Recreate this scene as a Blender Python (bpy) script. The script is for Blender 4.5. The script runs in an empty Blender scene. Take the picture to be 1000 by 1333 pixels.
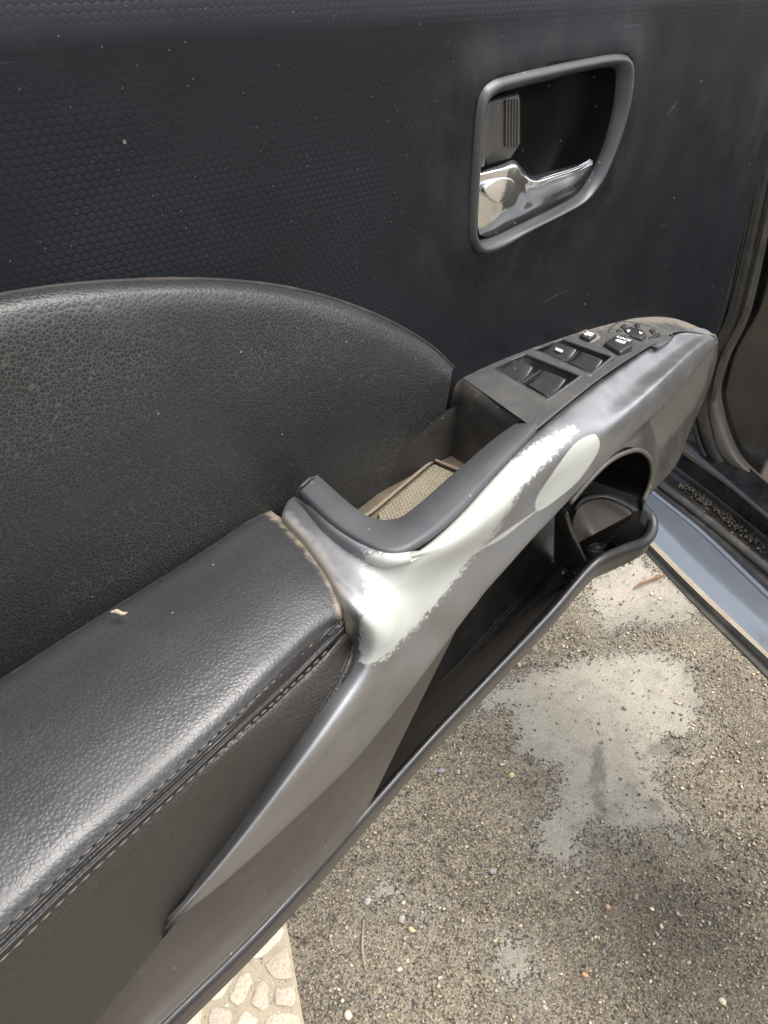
import bpy, bmesh, math, random
import numpy as np
from mathutils import Vector, Matrix
random.seed(7); rng = np.random.default_rng(7)
scene = bpy.context.scene

# ------------------------------------------------------------------ camera
F = 1000.0
CAM = np.array([0.0, -0.27, 1.0])
_vx = np.array([1350.0, 722.0, -F]); _vx /= np.linalg.norm(_vx)      # door length axis in (right, up, back)
_vz = np.array([0.0, F*F/722.0, F]); _vz /= np.linalg.norm(_vz)      # up axis
_vy = np.cross(_vz, _vx)
R_wc = np.array([_vx, _vy, _vz])          # rows: world axes, columns: right / up / back
cam = bpy.data.cameras.new('camera'); cam_o = bpy.data.objects.new('camera', cam)
scene.collection.objects.link(cam_o)
M = Matrix([[*R_wc[0], CAM[0]], [*R_wc[1], CAM[1]], [*R_wc[2], CAM[2]], [0, 0, 0, 1]])
cam_o.matrix_world = M
cam.sensor_fit = 'HORIZONTAL'; cam.sensor_width = 36; cam.lens = 36 * F / 1000
cam.clip_start = 0.01; cam.clip_end = 300
scene.camera = cam_o

# ------------------------------------------------------------------ light
SUN_EL, SUN_AZ = 68.0, -52.0      # azimuth measured from +X towards +Y
world = bpy.data.worlds.new('World'); scene.world = world; world.use_nodes = True
wn = world.node_tree
sky = wn.nodes.new('ShaderNodeTexSky'); sky.sky_type = 'NISHITA'; sky.sun_disc = False
sky.sun_elevation = math.radians(SUN_EL); sky.sun_rotation = math.radians(90 - SUN_AZ)
sky.dust_density = 4.0; sky.air_density = 1.0; sky.ozone_density = 1.0
bgn = wn.nodes['Background']; bgn.inputs['Strength'].default_value = 0.12
hs = wn.nodes.new('ShaderNodeHueSaturation'); hs.inputs['Saturation'].default_value = .38
wn.links.new(sky.outputs[0], hs.inputs['Color']); wn.links.new(hs.outputs[0], bgn.inputs[0])
sl = bpy.data.lights.new('sun', 'SUN'); sl.energy = 1.4; sl.angle = math.radians(48); sl.color = (1, .96, .9)
so = bpy.data.objects.new('sun', sl); scene.collection.objects.link(so)
d = Vector((math.cos(math.radians(SUN_EL))*math.cos(math.radians(SUN_AZ)), math.cos(math.radians(SUN_EL))*math.sin(math.radians(SUN_AZ)), math.sin(math.radians(SUN_EL))))
so.rotation_euler = d.to_track_quat('Z', 'Y').to_euler()
scene.view_settings.view_transform = 'Standard'; scene.view_settings.look = 'None'
scene.view_settings.exposure = 1.55; scene.view_settings.gamma = 1

# ------------------------------------------------------------------ geometry helpers
def ray(px, py):
    return R_wc @ np.array([px - 500.0, 666.5 - py, -F])
def Q(px, py, q):                 # point q metres in front of the door's panel plane
    r = ray(px, py); t = (-q - CAM[1]) / r[1]; return CAM + t * r
def Z(px, py, z):                 # point at height z
    r = ray(px, py); t = (z - CAM[2]) / r[2]; return CAM + t * r
def X(px, py, x):
    r = ray(px, py); t = (x - CAM[0]) / r[0]; return CAM + t * r
def proj(P):
    c = (np.asarray(P).reshape(-1, 3) - CAM) @ R_wc
    return np.stack([500 + F * c[:, 0] / -c[:, 2], 666.5 - F * c[:, 1] / -c[:, 2]], 1)
def cr(P, n, axis=0):             # Catmull-Rom resample, uniform in index
    P = np.asarray(P, float)
    P = np.moveaxis(P, axis, 0); k = len(P)
    ext = np.concatenate([[2*P[0]-P[1]], P, [2*P[-1]-P[-2]]])
    u = np.linspace(0, k-1, n); i = np.minimum(u.astype(int), k-2); f = (u - i).reshape(-1, *([1]*(P.ndim-1)))
    a, b, c, e = ext[i], ext[i+1], ext[i+2], ext[i+3]
    out = .5*((2*b) + (c-a)*f + (2*a-5*b+4*c-e)*f*f + (3*b-a-3*c+e)*f**3)
    return np.moveaxis(out, 0, axis)
def crn(P, n):                    # the same along axis 0, spaced by the rows' mean distance, at least 5 samples a gap
    P = np.asarray(P, float); k = len(P)
    d_ = np.linalg.norm(np.diff(P, axis=0), axis=-1).reshape(k-1, -1).mean(1)+1e-6; h = d_**.6
    ext = np.concatenate([[2*P[0]-P[1]], P, [2*P[-1]-P[-2]]]); hh = np.concatenate([[h[0]], h, [h[-1]]])
    slope = np.diff(ext, axis=0)/hh.reshape(-1, *([1]*(P.ndim-1)))
    w = [(hh[i+1]*slope[i] + hh[i]*slope[i+1])/(hh[i]+hh[i+1]) for i in range(k)]
    cnt = np.maximum(5, (n*d_/d_.sum()).astype(int)); out = []
    for i in range(k-1):
        for f in np.linspace(0, 1, cnt[i], endpoint=False):
            out.append((2*f**3-3*f*f+1)*P[i] + (f**3-2*f*f+f)*h[i]*w[i] + (-2*f**3+3*f*f)*P[i+1] + (f**3-f*f)*h[i]*w[i+1])
    out.append(P[-1]); return np.array(out)
def loft(rows, nu, nv):
    return cr(cr(np.array(rows, float), nu, 1), nv, 0)
def poly_d(p, poly, closed=True):  # signed distance, inside positive
    p = np.asarray(p, float); poly = np.asarray(poly, float); best = np.full(len(p), 1e9); ins = np.zeros(len(p), bool)
    n = len(poly)
    for i in range(n if closed else n-1):
        a, b = poly[i], poly[(i+1) % n]; ab = b - a
        t = np.clip(((p-a) @ ab) / (ab @ ab + 1e-12), 0, 1)
        best = np.minimum(best, np.linalg.norm(p - a - t[:, None]*ab, axis=1))
        if closed:
            cnd = (a[1] > p[:, 1]) != (b[1] > p[:, 1])
            xx = a[0] + (p[:, 1]-a[1])*(b[0]-a[0])/((b[1]-a[1]) or 1e-12)
            ins ^= cnd & (p[:, 0] < xx)
    return np.where(ins, best, -best) if closed else best
def smooth_closed(poly, n):
    P = np.asarray(poly, float); k = len(P); u = np.linspace(0, k, n, endpoint=False); i = u.astype(int); f = (u-i)[:, None]
    a, b, c, e = P[(i-1) % k], P[i % k], P[(i+1) % k], P[(i+2) % k]
    return .5*((2*b)+(c-a)*f+(2*a-5*b+4*c-e)*f*f+(3*b-a-3*c+e)*f**3)

def link(o, parent=None):
    scene.collection.objects.link(o)
    if parent is not None:
        o.parent = parent
        r = parent; base = Matrix()
        while r is not None:
            base = base; r0 = r; r = r.parent
        o.matrix_parent_inverse = Matrix.Translation(-ROOTLOC.get(parent.name, Vector((0, 0, 0))))
    return o
ROOTLOC = {}
def mesh(name, verts, faces, mat, parent=None, attrs=None, smooth=True, uv=None):
    me = bpy.data.meshes.new(name)
    me.from_pydata([tuple(v) for v in np.asarray(verts)], [], [tuple(int(q) for q in f) for f in faces])
    if smooth: me.polygons.foreach_set('use_smooth', [True]*len(me.polygons))
    if attrs:
        for k, v in attrs.items():
            v = np.asarray(v, float)
            if v.ndim == 2:
                a = me.color_attributes.new(k, 'FLOAT_COLOR', 'POINT'); a.data.foreach_set('color', v.ravel())
            else:
                a = me.attributes.new(k, 'FLOAT', 'POINT'); a.data.foreach_set('value', v)
    if mat: me.materials.append(mat)
    me.update()
    o = bpy.data.objects.new(name, me); link(o, parent); return o
def grid_faces(nv, nu, closed_u=False):
    fs = []
    for j in range(nv-1):
        for i in range(nu if closed_u else nu-1):
            i2 = (i+1) % nu
            fs.append((j*nu+i, j*nu+i2, (j+1)*nu+i2, (j+1)*nu+i))
    return fs
def orient(o, toward):            # flip the sheet's faces so that they look at a point
    me = o.data; c = Vector(toward); s = 0
    for p in me.polygons: s += p.normal.dot(c - p.center) * p.area
    if s < 0: me.flip_normals()
    return o
def grid(name, P, mat, parent=None, thick=0, attrs=None, closed_u=False, toward=None, bevel=0):
    nv, nu = P.shape[:2]
    o = mesh(name, P.reshape(-1, 3), grid_faces(nv, nu, closed_u), mat, parent, attrs)
    orient(o, toward if toward is not None else CAM)
    if thick:
        m = o.modifiers.new('thickness', 'SOLIDIFY'); m.thickness = thick; m.offset = -1
    if bevel:
        b = o.modifiers.new('edge', 'BEVEL'); b.width = bevel; b.segments = 2; b.limit_method = 'ANGLE'; b.angle_limit = math.radians(50)
    return o
def tube(name, pts, rad, mat, parent=None, sides=10, n=None, caps=True):
    P = cr(pts, n or len(pts)*6); rad = np.interp(np.linspace(0, 1, len(P)), np.linspace(0, 1, len(np.atleast_1d(rad))), np.atleast_1d(rad)) if np.ndim(rad) else np.full(len(P), rad)
    T = np.gradient(P, axis=0); T /= np.linalg.norm(T, axis=1)[:, None] + 1e-12
    up = np.array([0, 0, 1.0]) if abs(T[0][2]) < .9 else np.array([0, 1.0, 0]); V = []
    for p, t, r in zip(P, T, rad):
        a = np.cross(t, up); a /= np.linalg.norm(a) + 1e-12; b = np.cross(a, t); up = b
        for k in range(sides):
            w = 2*math.pi*k/sides; V.append(p + r*(math.cos(w)*a + math.sin(w)*b))
    fs = grid_faces(len(P), sides, True)
    if caps:
        fs.append(tuple(range(sides))[::-1]); fs.append(tuple(range((len(P)-1)*sides, len(P)*sides)))
    return mesh(name, V, fs, mat, parent)
def prism(name, top, down, mat, parent=None, bevel=.0008, smooth=False, seg=3):  # closed outline extruded by a vector
    top = np.asarray(top, float); n = len(top); bot = top + np.asarray(down)
    nrm = np.zeros(3)
    for i in range(n): nrm += np.cross(top[i]-top[0], top[(i+1) % n]-top[0])
    if nrm @ np.asarray(down) > 0: top = top[::-1]; bot = bot[::-1]
    V = np.concatenate([top, bot]); fs = [tuple(range(n)), tuple(range(n, 2*n))[::-1]]
    fs += [(i, n+i, n+(i+1) % n, (i+1) % n) for i in range(n)]
    o = mesh(name, V, fs, mat, parent, smooth=True)
    if bevel:
        b = o.modifiers.new('edge', 'BEVEL'); b.width = bevel; b.segments = seg; b.limit_method = 'ANGLE'; b.angle_limit = math.radians(35)
    return o
def blob(n, seed):               # irregular pebble template points on an icosphere
    bm = bmesh.new(); bmesh.ops.create_icosphere(bm, subdivisions=n, radius=1)
    v = np.array([x.co[:] for x in bm.verts]); f = [tuple(a.index for a in x.verts) for x in bm.faces]; bm.free()
    r = np.random.default_rng(seed); dirs = r.normal(size=(7, 3)); dirs /= np.linalg.norm(dirs, axis=1)[:, None]
    s = 1 + sum(.13*r.uniform(-1, 1)*np.sin(3*(v @ d_)+r.uniform(0, 6)) for d_ in dirs)
    for d_ in dirs: s = np.minimum(s, r.uniform(.62, .9)/np.clip(v @ d_, .02, None))     # flat broken faces
    return v*s[:, None], f
def empty(name, loc, label, cat, group=None):
    o = bpy.data.objects.new(name, None); scene.collection.objects.link(o); o.location = loc
    o.empty_display_size = .05; o['label'] = label; o['category'] = cat
    if group: o['group'] = group
    ROOTLOC[o.name] = Vector(loc); return o
def tag(o, label=None, cat=None, group=None, kind=None):
    for k, v in (('label', label), ('category', cat), ('group', group), ('kind', kind)):
        if v: o[k] = v
    return o

# ------------------------------------------------------------------ node helpers
class NT:
    def __init__(s, name):
        s.m = bpy.data.materials.new(name); s.m.use_nodes = True; s.t = s.m.node_tree; s.b = s.t.nodes['Principled BSDF']
        s.tc = s.t.nodes.new('ShaderNodeTexCoord')
    def n(s, ty, **kw):
        x = s.t.nodes.new('ShaderNode'+ty)
        for k, v in kw.items(): setattr(x, k, v)
        return x
    def l(s, a, b): s.t.links.new(a, b)
    def put(s, sock, v):
        if isinstance(v, bpy.types.NodeSocket): s.l(v, sock)
        elif isinstance(v, (tuple, list)) and len(v) == 3 and sock.type == 'RGBA': sock.default_value = (*v, 1)
        else: sock.default_value = v
    def math(s, op, a, b=0.0, c=None, clamp=False):
        x = s.n('Math', operation=op, use_clamp=clamp); s.put(x.inputs[0], a); s.put(x.inputs[1], b)
        if c is not None: s.put(x.inputs[2], c)
        return x.outputs[0]
    def mr(s, v, a, b, c=0.0, d=1.0, smooth=True):
        x = s.n('MapRange', interpolation_type='SMOOTHSTEP' if smooth else 'LINEAR'); s.put(x.inputs[0], v)
        for i, q in enumerate((a, b, c, d)): s.put(x.inputs[i+1], q)
        return x.outputs[0]
    def mix(s, f, a, b):
        x = s.n('Mix', data_type='RGBA'); s.put(x.inputs[0], f); s.put(x.inputs[6], a); s.put(x.inputs[7], b); return x.outputs[2]
    def noise(s, scale, detail=3, rough=.55, vec=None, stretch=None, off=0):
        x = s.n('TexNoise'); x.inputs['Scale'].default_value = scale; x.inputs['Detail'].default_value = detail; x.inputs['Roughness'].default_value = rough
        v = vec or s.tc.outputs['Object']
        if stretch or off:
            mp = s.n('Mapping'); s.l(v, mp.inputs[0]); mp.inputs['Location'].default_value = (off, off*.7, off*.3)
            if stretch: mp.inputs['Scale'].default_value = stretch[:3]; mp.inputs['Rotation'].default_value = stretch[3] if len(stretch) > 3 else (0, 0, 0)
            v = mp.outputs[0]
        s.l(v, x.inputs['Vector']); return x.outputs['Fac']
    def vor(s, scale, feature='DISTANCE_TO_EDGE', vec=None, rnd=1.0):
        x = s.n('TexVoronoi', feature=feature); x.inputs['Scale'].default_value = scale; x.inputs['Randomness'].default_value = rnd
        s.l(vec or s.tc.outputs['Object'], x.inputs['Vector']); return x
    def attr(s, name): return s.n('Attribute', attribute_name=name).outputs['Fac']
    def bump(s, h, strength, dist, prev=None):
        x = s.n('Bump'); x.inputs['Strength'].default_value = strength; x.inputs['Distance'].default_value = dist
        s.put(x.inputs['Height'], h)
        if prev: s.l(prev, x.inputs['Normal'])
        return x.outputs[0]
    def out(s, col=None, rough=None, metal=None, normal=None, spec=None, coat=None, coat_r=None):
        for k, v in (('Base Color', col), ('Roughness', rough), ('Metallic', metal), ('Normal', normal), ('Specular IOR Level', spec), ('Coat Weight', coat), ('Coat Roughness', coat_r)):
            if v is not None: s.put(s.b.inputs[k], v)
        return s.m
    def hexd(s, a, b, plane='xz'):   # distance to the nearest point of a staggered lattice, cell a x b, normalised by a
        sp = s.n('SeparateXYZ'); s.l(s.tc.outputs['Object'], sp.inputs[0])
        u = sp.outputs[0]; v = sp.outputs[2] if plane == 'xz' else sp.outputs[1]
        def cell(du, dv):
            uu = s.math('WRAP', s.math('ADD', s.math('MULTIPLY', u, 1/a), du), .5, -.5)
            vv = s.math('MULTIPLY', s.math('WRAP', s.math('ADD', s.math('MULTIPLY', v, 1/b), dv), .5, -.5), 1.732)
            return s.math('SQRT', s.math('ADD', s.math('MULTIPLY', uu, uu), s.math('MULTIPLY', vv, vv)))
        return s.math('MINIMUM', cell(0, 0), cell(.5, .5))

def specks(k, col, amount=.5, scale=900, tone=(.35, .33, .3)):   # tiny pale dust specks
    v = k.vor(scale, 'F1'); r = k.n('SeparateColor'); k.l(v.outputs['Color'], r.inputs[0])
    on = k.math('MULTIPLY', k.math('LESS_THAN', v.outputs['Distance'], .22), k.math('GREATER_THAN', r.outputs[0], 1-.018*amount))
    return k.mix(k.math('MULTIPLY', on, .6), col, tone)

def m_leather(name, crease, cell=.0024, base=(.021, .021, .022), rough=.40, dustattr=None, bmp=.6, ctone=(.12, .118, .114), spec=.55):
    k = NT(name)
    nv = k.n('TexNoise'); nv.inputs['Scale'].default_value = .6/cell; nv.inputs['Detail'].default_value = 2; k.l(k.tc.outputs['Object'], nv.inputs['Vector'])
    va = k.n('VectorMath', operation='MULTIPLY_ADD'); k.l(nv.outputs['Color'], va.inputs[0]); va.inputs[1].default_value = (cell*.45,)*3; k.l(k.tc.outputs['Object'], va.inputs[2])
    v1 = k.vor(1/cell, vec=va.outputs[0]).outputs['Distance']; v2 = k.vor(1.9/cell, vec=va.outputs[0]).outputs['Distance']
    c1 = k.mr(v1, 0, .22); c2 = k.mr(v2, 0, .3)
    pb = k.mr(k.vor(1/cell, 'F1', vec=va.outputs[0]).outputs['Distance'], .75, .1)
    h = k.math('ADD', k.math('ADD', k.math('MULTIPLY', c1, .35), k.math('MULTIPLY', pb, .65)), k.math('MULTIPLY', c2, .12))
    big = k.noise(9, 3)
    cr_ = k.math('MULTIPLY', k.math('SUBTRACT', 1, k.mr(v1, .0, .10)), k.mr(big, .3, .65, .35, 1))
    col = k.mix(k.math('MULTIPLY', cr_, crease), base, ctone)
    col = k.mix(k.mr(k.noise(30, 4), .55, .8, 0, .15), col, (.06, .057, .052))
    col = specks(k, col, .12, 500)
    if dustattr:
        dd = k.math('ADD', k.attr(dustattr), k.math('MULTIPLY', k.math('SUBTRACT', k.noise(220, 4), .5), 14))
        col = k.mix(k.mr(dd, 2, 12, .65, 0), col, (.30, .25, .18))
    nrm = k.bump(h, bmp, cell*.13)
    nrm = k.bump(k.noise(40, 3), .25, .002, nrm)
    return k.out(col, k.mr(k.noise(25, 3), .3, .7, rough-.05, rough+.08), 0, nrm, spec)

def m_plastic(name, base, rough, bump=.3, dust=.25, dustcol=(.26, .22, .16), fine=1500, dustattr=None, dr=14, streak=False, spec=.5):
    k = NT(name)
    col = k.mix(k.mr(k.noise(14, 5, .6), .42, .8, 0, dust), base, dustcol)
    col = k.mix(k.mr(k.noise(90, 5, .7), .55, .8, 0, dust*.7), col, dustcol)
    if streak:
        st = k.noise(1, 2, .5, stretch=(900, 60, 60, (.3, .2, .5)))
        col = k.mix(k.math('MULTIPLY', k.mr(st, .72, .8), .35), col, (.3, .3, .3))
    col = specks(k, col, .8, 450)
    if dustattr:
        dd = k.math('ADD', k.attr(dustattr), k.math('MULTIPLY', k.math('SUBTRACT', k.noise(180, 5), .5), 16))
        col = k.mix(k.mr(dd, 1, dr, .8, 0), col, dustcol)
    nrm = k.bump(k.noise(fine, 2), bump, .00012)
    nrm = k.bump(k.noise(30, 3), .12, .002, nrm)
    return k.out(col, k.mr(k.noise(60, 4), .3, .75, rough-.06, rough+.14), 0, nrm, spec)

def m_panel():
    k = NT('upper panel plastic')
    dst = k.hexd(.0034, .0050)
    fade = k.math('MULTIPLY', k.mr(k.noise(7, 2), .36, .60, .35, 1.0), k.math('MULTIPLY', k.mr(k.attr('hexfade'), 0, 1, 0, 1, False), 1.0))
    dome = k.math('MULTIPLY', k.mr(dst, .52, .30), fade)
    big = k.noise(6, 4)
    base = k.mix(k.mr(big, .35, .7), (.0044, .0055, .0078), (.0068, .0078, .0100))
    base = k.mix(k.math('MULTIPLY', dome, .32), base, (.018, .022, .028))
    pale_mix = k.math('MULTIPLY', k.mr(k.attr('dust'), 0, 120, 1, 0), k.mr(k.noise(1, 4, .65, stretch=(34, 34, 26)), .38, .72))
    base = k.mix(k.math('MULTIPLY', pale_mix, .18), base, (.075, .073, .068))
    base = k.mix(k.mr(k.noise(22, 6, .7), .60, .85, 0, .12), base, (.05, .05, .05))
    base = specks(k, base, .12, 330, (.2, .2, .19))
    base = specks(k, base, .7, 900, (.16, .155, .14))
    sc = k.noise(1, 2, .4, stretch=(25, 25, 700, (.2, .9, .1)))
    base = k.mix(k.math('MULTIPLY', k.math('MULTIPLY', k.mr(sc, .70, .78), .25), k.mr(k.noise(11, 2, off=3), .5, .7)), base, (.15, .15, .15))
    nrm = k.bump(dome, .5, .0002)
    nrm = k.bump(k.noise(1300, 2), .35, .0001, nrm)
    nrm = k.bump(k.noise(14, 2), .25, .004, nrm)
    return k.out(base, k.mr(k.noise(16, 4), .3, .7, .42, .56), 0, nrm, .22)

def m_silver():
    k = NT('worn silver paint')
    d_ = k.attr('wear')
    nz = k.math('SUBTRACT', k.noise(1, 6, .72, stretch=(150, 300, 300, (0, .3, .6))), .5)
    fl = k.math('SUBTRACT', k.noise(420, 3, .6), .5)
    e = k.math('ADD', k.math('ADD', d_, k.math('MULTIPLY', nz, 20)), k.math('ADD', k.math('MULTIPLY', k.math('SUBTRACT', k.noise(1100, 3, .7, stretch=(.35, 1, 1, (0, .5, .3))), .5), 26), k.math('ADD', k.math('MULTIPLY', fl, 16), 2.5)))
    wear = k.mr(e, -.6, .6)
    d2 = k.math('ADD', k.attr('oval'), k.math('MULTIPLY', fl, 2.0))
    ov = k.mr(d2, -.5, .5)
    prim = k.math('MAXIMUM', wear, ov)
    # thin flake islands along the edge
    mott = k.noise(45, 5, .65)
    paint = k.mix(k.mr(mott, .35, .7), (.325, .327, .335), (.355, .357, .365))
    paint = k.mix(k.mr(k.noise(900, 2), .55, .75, 0, .3), paint, (.3, .3, .3))
    dirt = k.mr(k.noise(28, 6, .7), .45, .8, 0, .12)
    paint = k.mix(dirt, paint, (.20, .175, .145))
    dd = k.math('ADD', k.attr('dust'), k.math('MULTIPLY', k.math('SUBTRACT', k.noise(260, 5), .5), 16))
    primc = k.mix(k.mr(k.noise(1, 4, .6, stretch=(8, 150, 150, (0, .4, .7))), .4, .8), (.40, .41, .375), (.36, .37, .34))
    primc = k.mix(k.mr(k.noise(500, 3), .62, .8, 0, .4), primc, (.27, .26, .24))
    rim = k.math('MULTIPLY', k.mr(k.math('ABSOLUTE', e), .4, 2.4, .5, 0), 1)
    primc = k.mix(rim, primc, (.25, .25, .245))
    col = k.mix(prim, paint, primc)
    sc = k.noise(1, 2, .4, stretch=(30, 500, 500, (0, .5, -.4)))
    col = k.mix(k.math('MULTIPLY', k.mr(sc, .74, .80), .3), col, (.42, .42, .41))
    col = k.mix(k.mr(dd, 1, 11, .7, 0), col, (.25, .215, .165))
    met = k.math('MULTIPLY', k.math('SUBTRACT', 1, prim), k.mr(dd, 1, 13, .2, .86))
    nrm = k.bump(k.math('SUBTRACT', 1, prim), .35, .00018)
    nrm = k.bump(k.noise(1400, 2), .22, .00006, nrm)
    nrm = k.bump(k.noise(70, 3), .08, .001, nrm)
    r = k.mix(prim, k.mr(mott, .3, .7, .36, .46), (.42, .42, .42))
    rr = k.n('SeparateColor'); k.l(r, rr.inputs[0])
    return k.out(col, rr.outputs[0], met, nrm, .5)

def m_chrome(name, rough=.06, tint=(.74, .75, .76), dirty=.3):
    k = NT(name)
    col = k.mix(k.mr(k.noise(50, 5, .7), .48, .8, 0, dirty), tint, (.2, .165, .12))
    return k.out(col, k.mr(k.noise(80, 5, .7), .4, .8, rough, rough+.28), .95, k.bump(k.noise(120, 3), .06, .0006))

def m_asphalt():
    k = NT('asphalt and dirt')
    P = k.tc.outputs['Object']
    n1 = k.noise(5, 5, .6); n2 = k.noise(60, 6, .75); n3 = k.noise(420, 4, .7)
    base = k.mix(k.mr(n1, .32, .68), (.118, .098, .071), (.22, .183, .130))
    base = k.mix(k.mr(n2, .38, .66, 0, .75), base, (.31, .265, .19))
    base = k.mix(k.mr(n3, .53, .60, 0, .85), base, (.48, .41, .30))
    base = k.mix(k.mr(k.noise(300, 4, .7, off=5), .51, .58, 0, .8), base, (.035, .032, .029))
    v = k.vor(260, 'F1'); sc = k.n('SeparateColor'); k.l(v.outputs['Color'], sc.inputs[0])
    g = k.math('LESS_THAN', v.outputs['Distance'], k.mr(sc.outputs[1], 0, 1, .18, .5))
    gc = k.mix(sc.outputs[0], (.05, .047, .045), (.30, .24, .16))
    base = k.mix(k.math('MULTIPLY', g, k.math('GREATER_THAN', sc.outputs[2], .55)), base, gc)
    # worn concrete skim patches
    e = k.math('ADD', k.attr('patch'), k.math('MULTIPLY', k.math('SUBTRACT', k.noise(30, 8, .80), .5), .15))
    e = k.math('ADD', e, k.math('MULTIPLY', k.math('SUBTRACT', k.noise(170, 5, .8), .5), .10))
    pm = k.mr(e, -.004, .006, 0, .95)
    cc = k.mix(k.mr(k.noise(500, 4, .75), .35, .65), (.26, .235, .188), (.40, .365, .30))
    cc = k.mix(k.mr(k.noise(30, 5, .7), .4, .75, 0, .45), cc, (.135, .118, .09))
    v2 = k.vor(230, 'F1'); s2 = k.n('SeparateColor'); k.l(v2.outputs['Color'], s2.inputs[0])
    g2 = k.math('MULTIPLY', k.math('LESS_THAN', v2.outputs['Distance'], .33), k.math('GREATER_THAN', s2.outputs[2], .7))
    cc = k.mix(k.math('MULTIPLY', g2, .7), cc, k.mix(s2.outputs[0], (.06, .06, .06), (.42, .37, .29)))
    st = k.math('ADD', k.attr('stain'), k.math('MULTIPLY', k.math('SUBTRACT', k.noise(70, 5, .75), .5), .04))
    cc = k.mix(k.mr(st, -.004, .006, 0, .45), cc, (.04, .036, .03))
    base = k.mix(k.mr(e, -.035, .004, 0, .45), base, cc)
    col = k.mix(pm, base, cc)
    body_shade = k.mr(k.math('ADD', k.attr('body_shade'), k.math('MULTIPLY', k.math('SUBTRACT', k.noise(9, 5), .5), .25)), -.05, .12, 0, .38)  # car body's shade on the ground, mixed in as a dark tone
    col = k.mix(body_shade, col, (.022, .017, .012))
    h = k.math('ADD', k.math('MULTIPLY', n3, 1.0), k.math('MULTIPLY', k.math('SUBTRACT', .5, v.outputs['Distance']), k.math('SUBTRACT', 1, pm)))
    nrm = k.bump(h, .9, .003); nrm = k.bump(pm, .8, .003, nrm)
    return k.out(col, .82, 0, nrm, .35)

def m_stone(name='stone chips'):
    k = NT(name); a = k.n('Attribute', attribute_name='tint').outputs['Color']
    col = k.mix(k.mr(k.noise(350, 4, .7), .35, .75, 0, .55), a, (.16, .13, .095))
    return k.out(col, .68, 0, k.bump(k.noise(500, 3), .4, .0008), .4)

def m_simple(name, col, rough=.5, metal=0, var=.3, scale=40, dirtc=(.2, .16, .11), dirt=.2, coat=0, bump=.2, spec=.5):
    k = NT(name)
    c = k.mix(k.mr(k.noise(scale, 5, .65), .4, .8, 0, dirt), col, dirtc)
    c = k.mix(k.mr(k.noise(scale*8, 4, .65), .55, .8, 0, dirt*.8), c, dirtc)
    return k.out(c, k.mr(k.noise(scale*2, 4), .3, .75, max(rough-.08, .03), rough+.12), metal, k.bump(k.noise(scale*14, 3), bump, .0003), spec, coat, .15)

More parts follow.
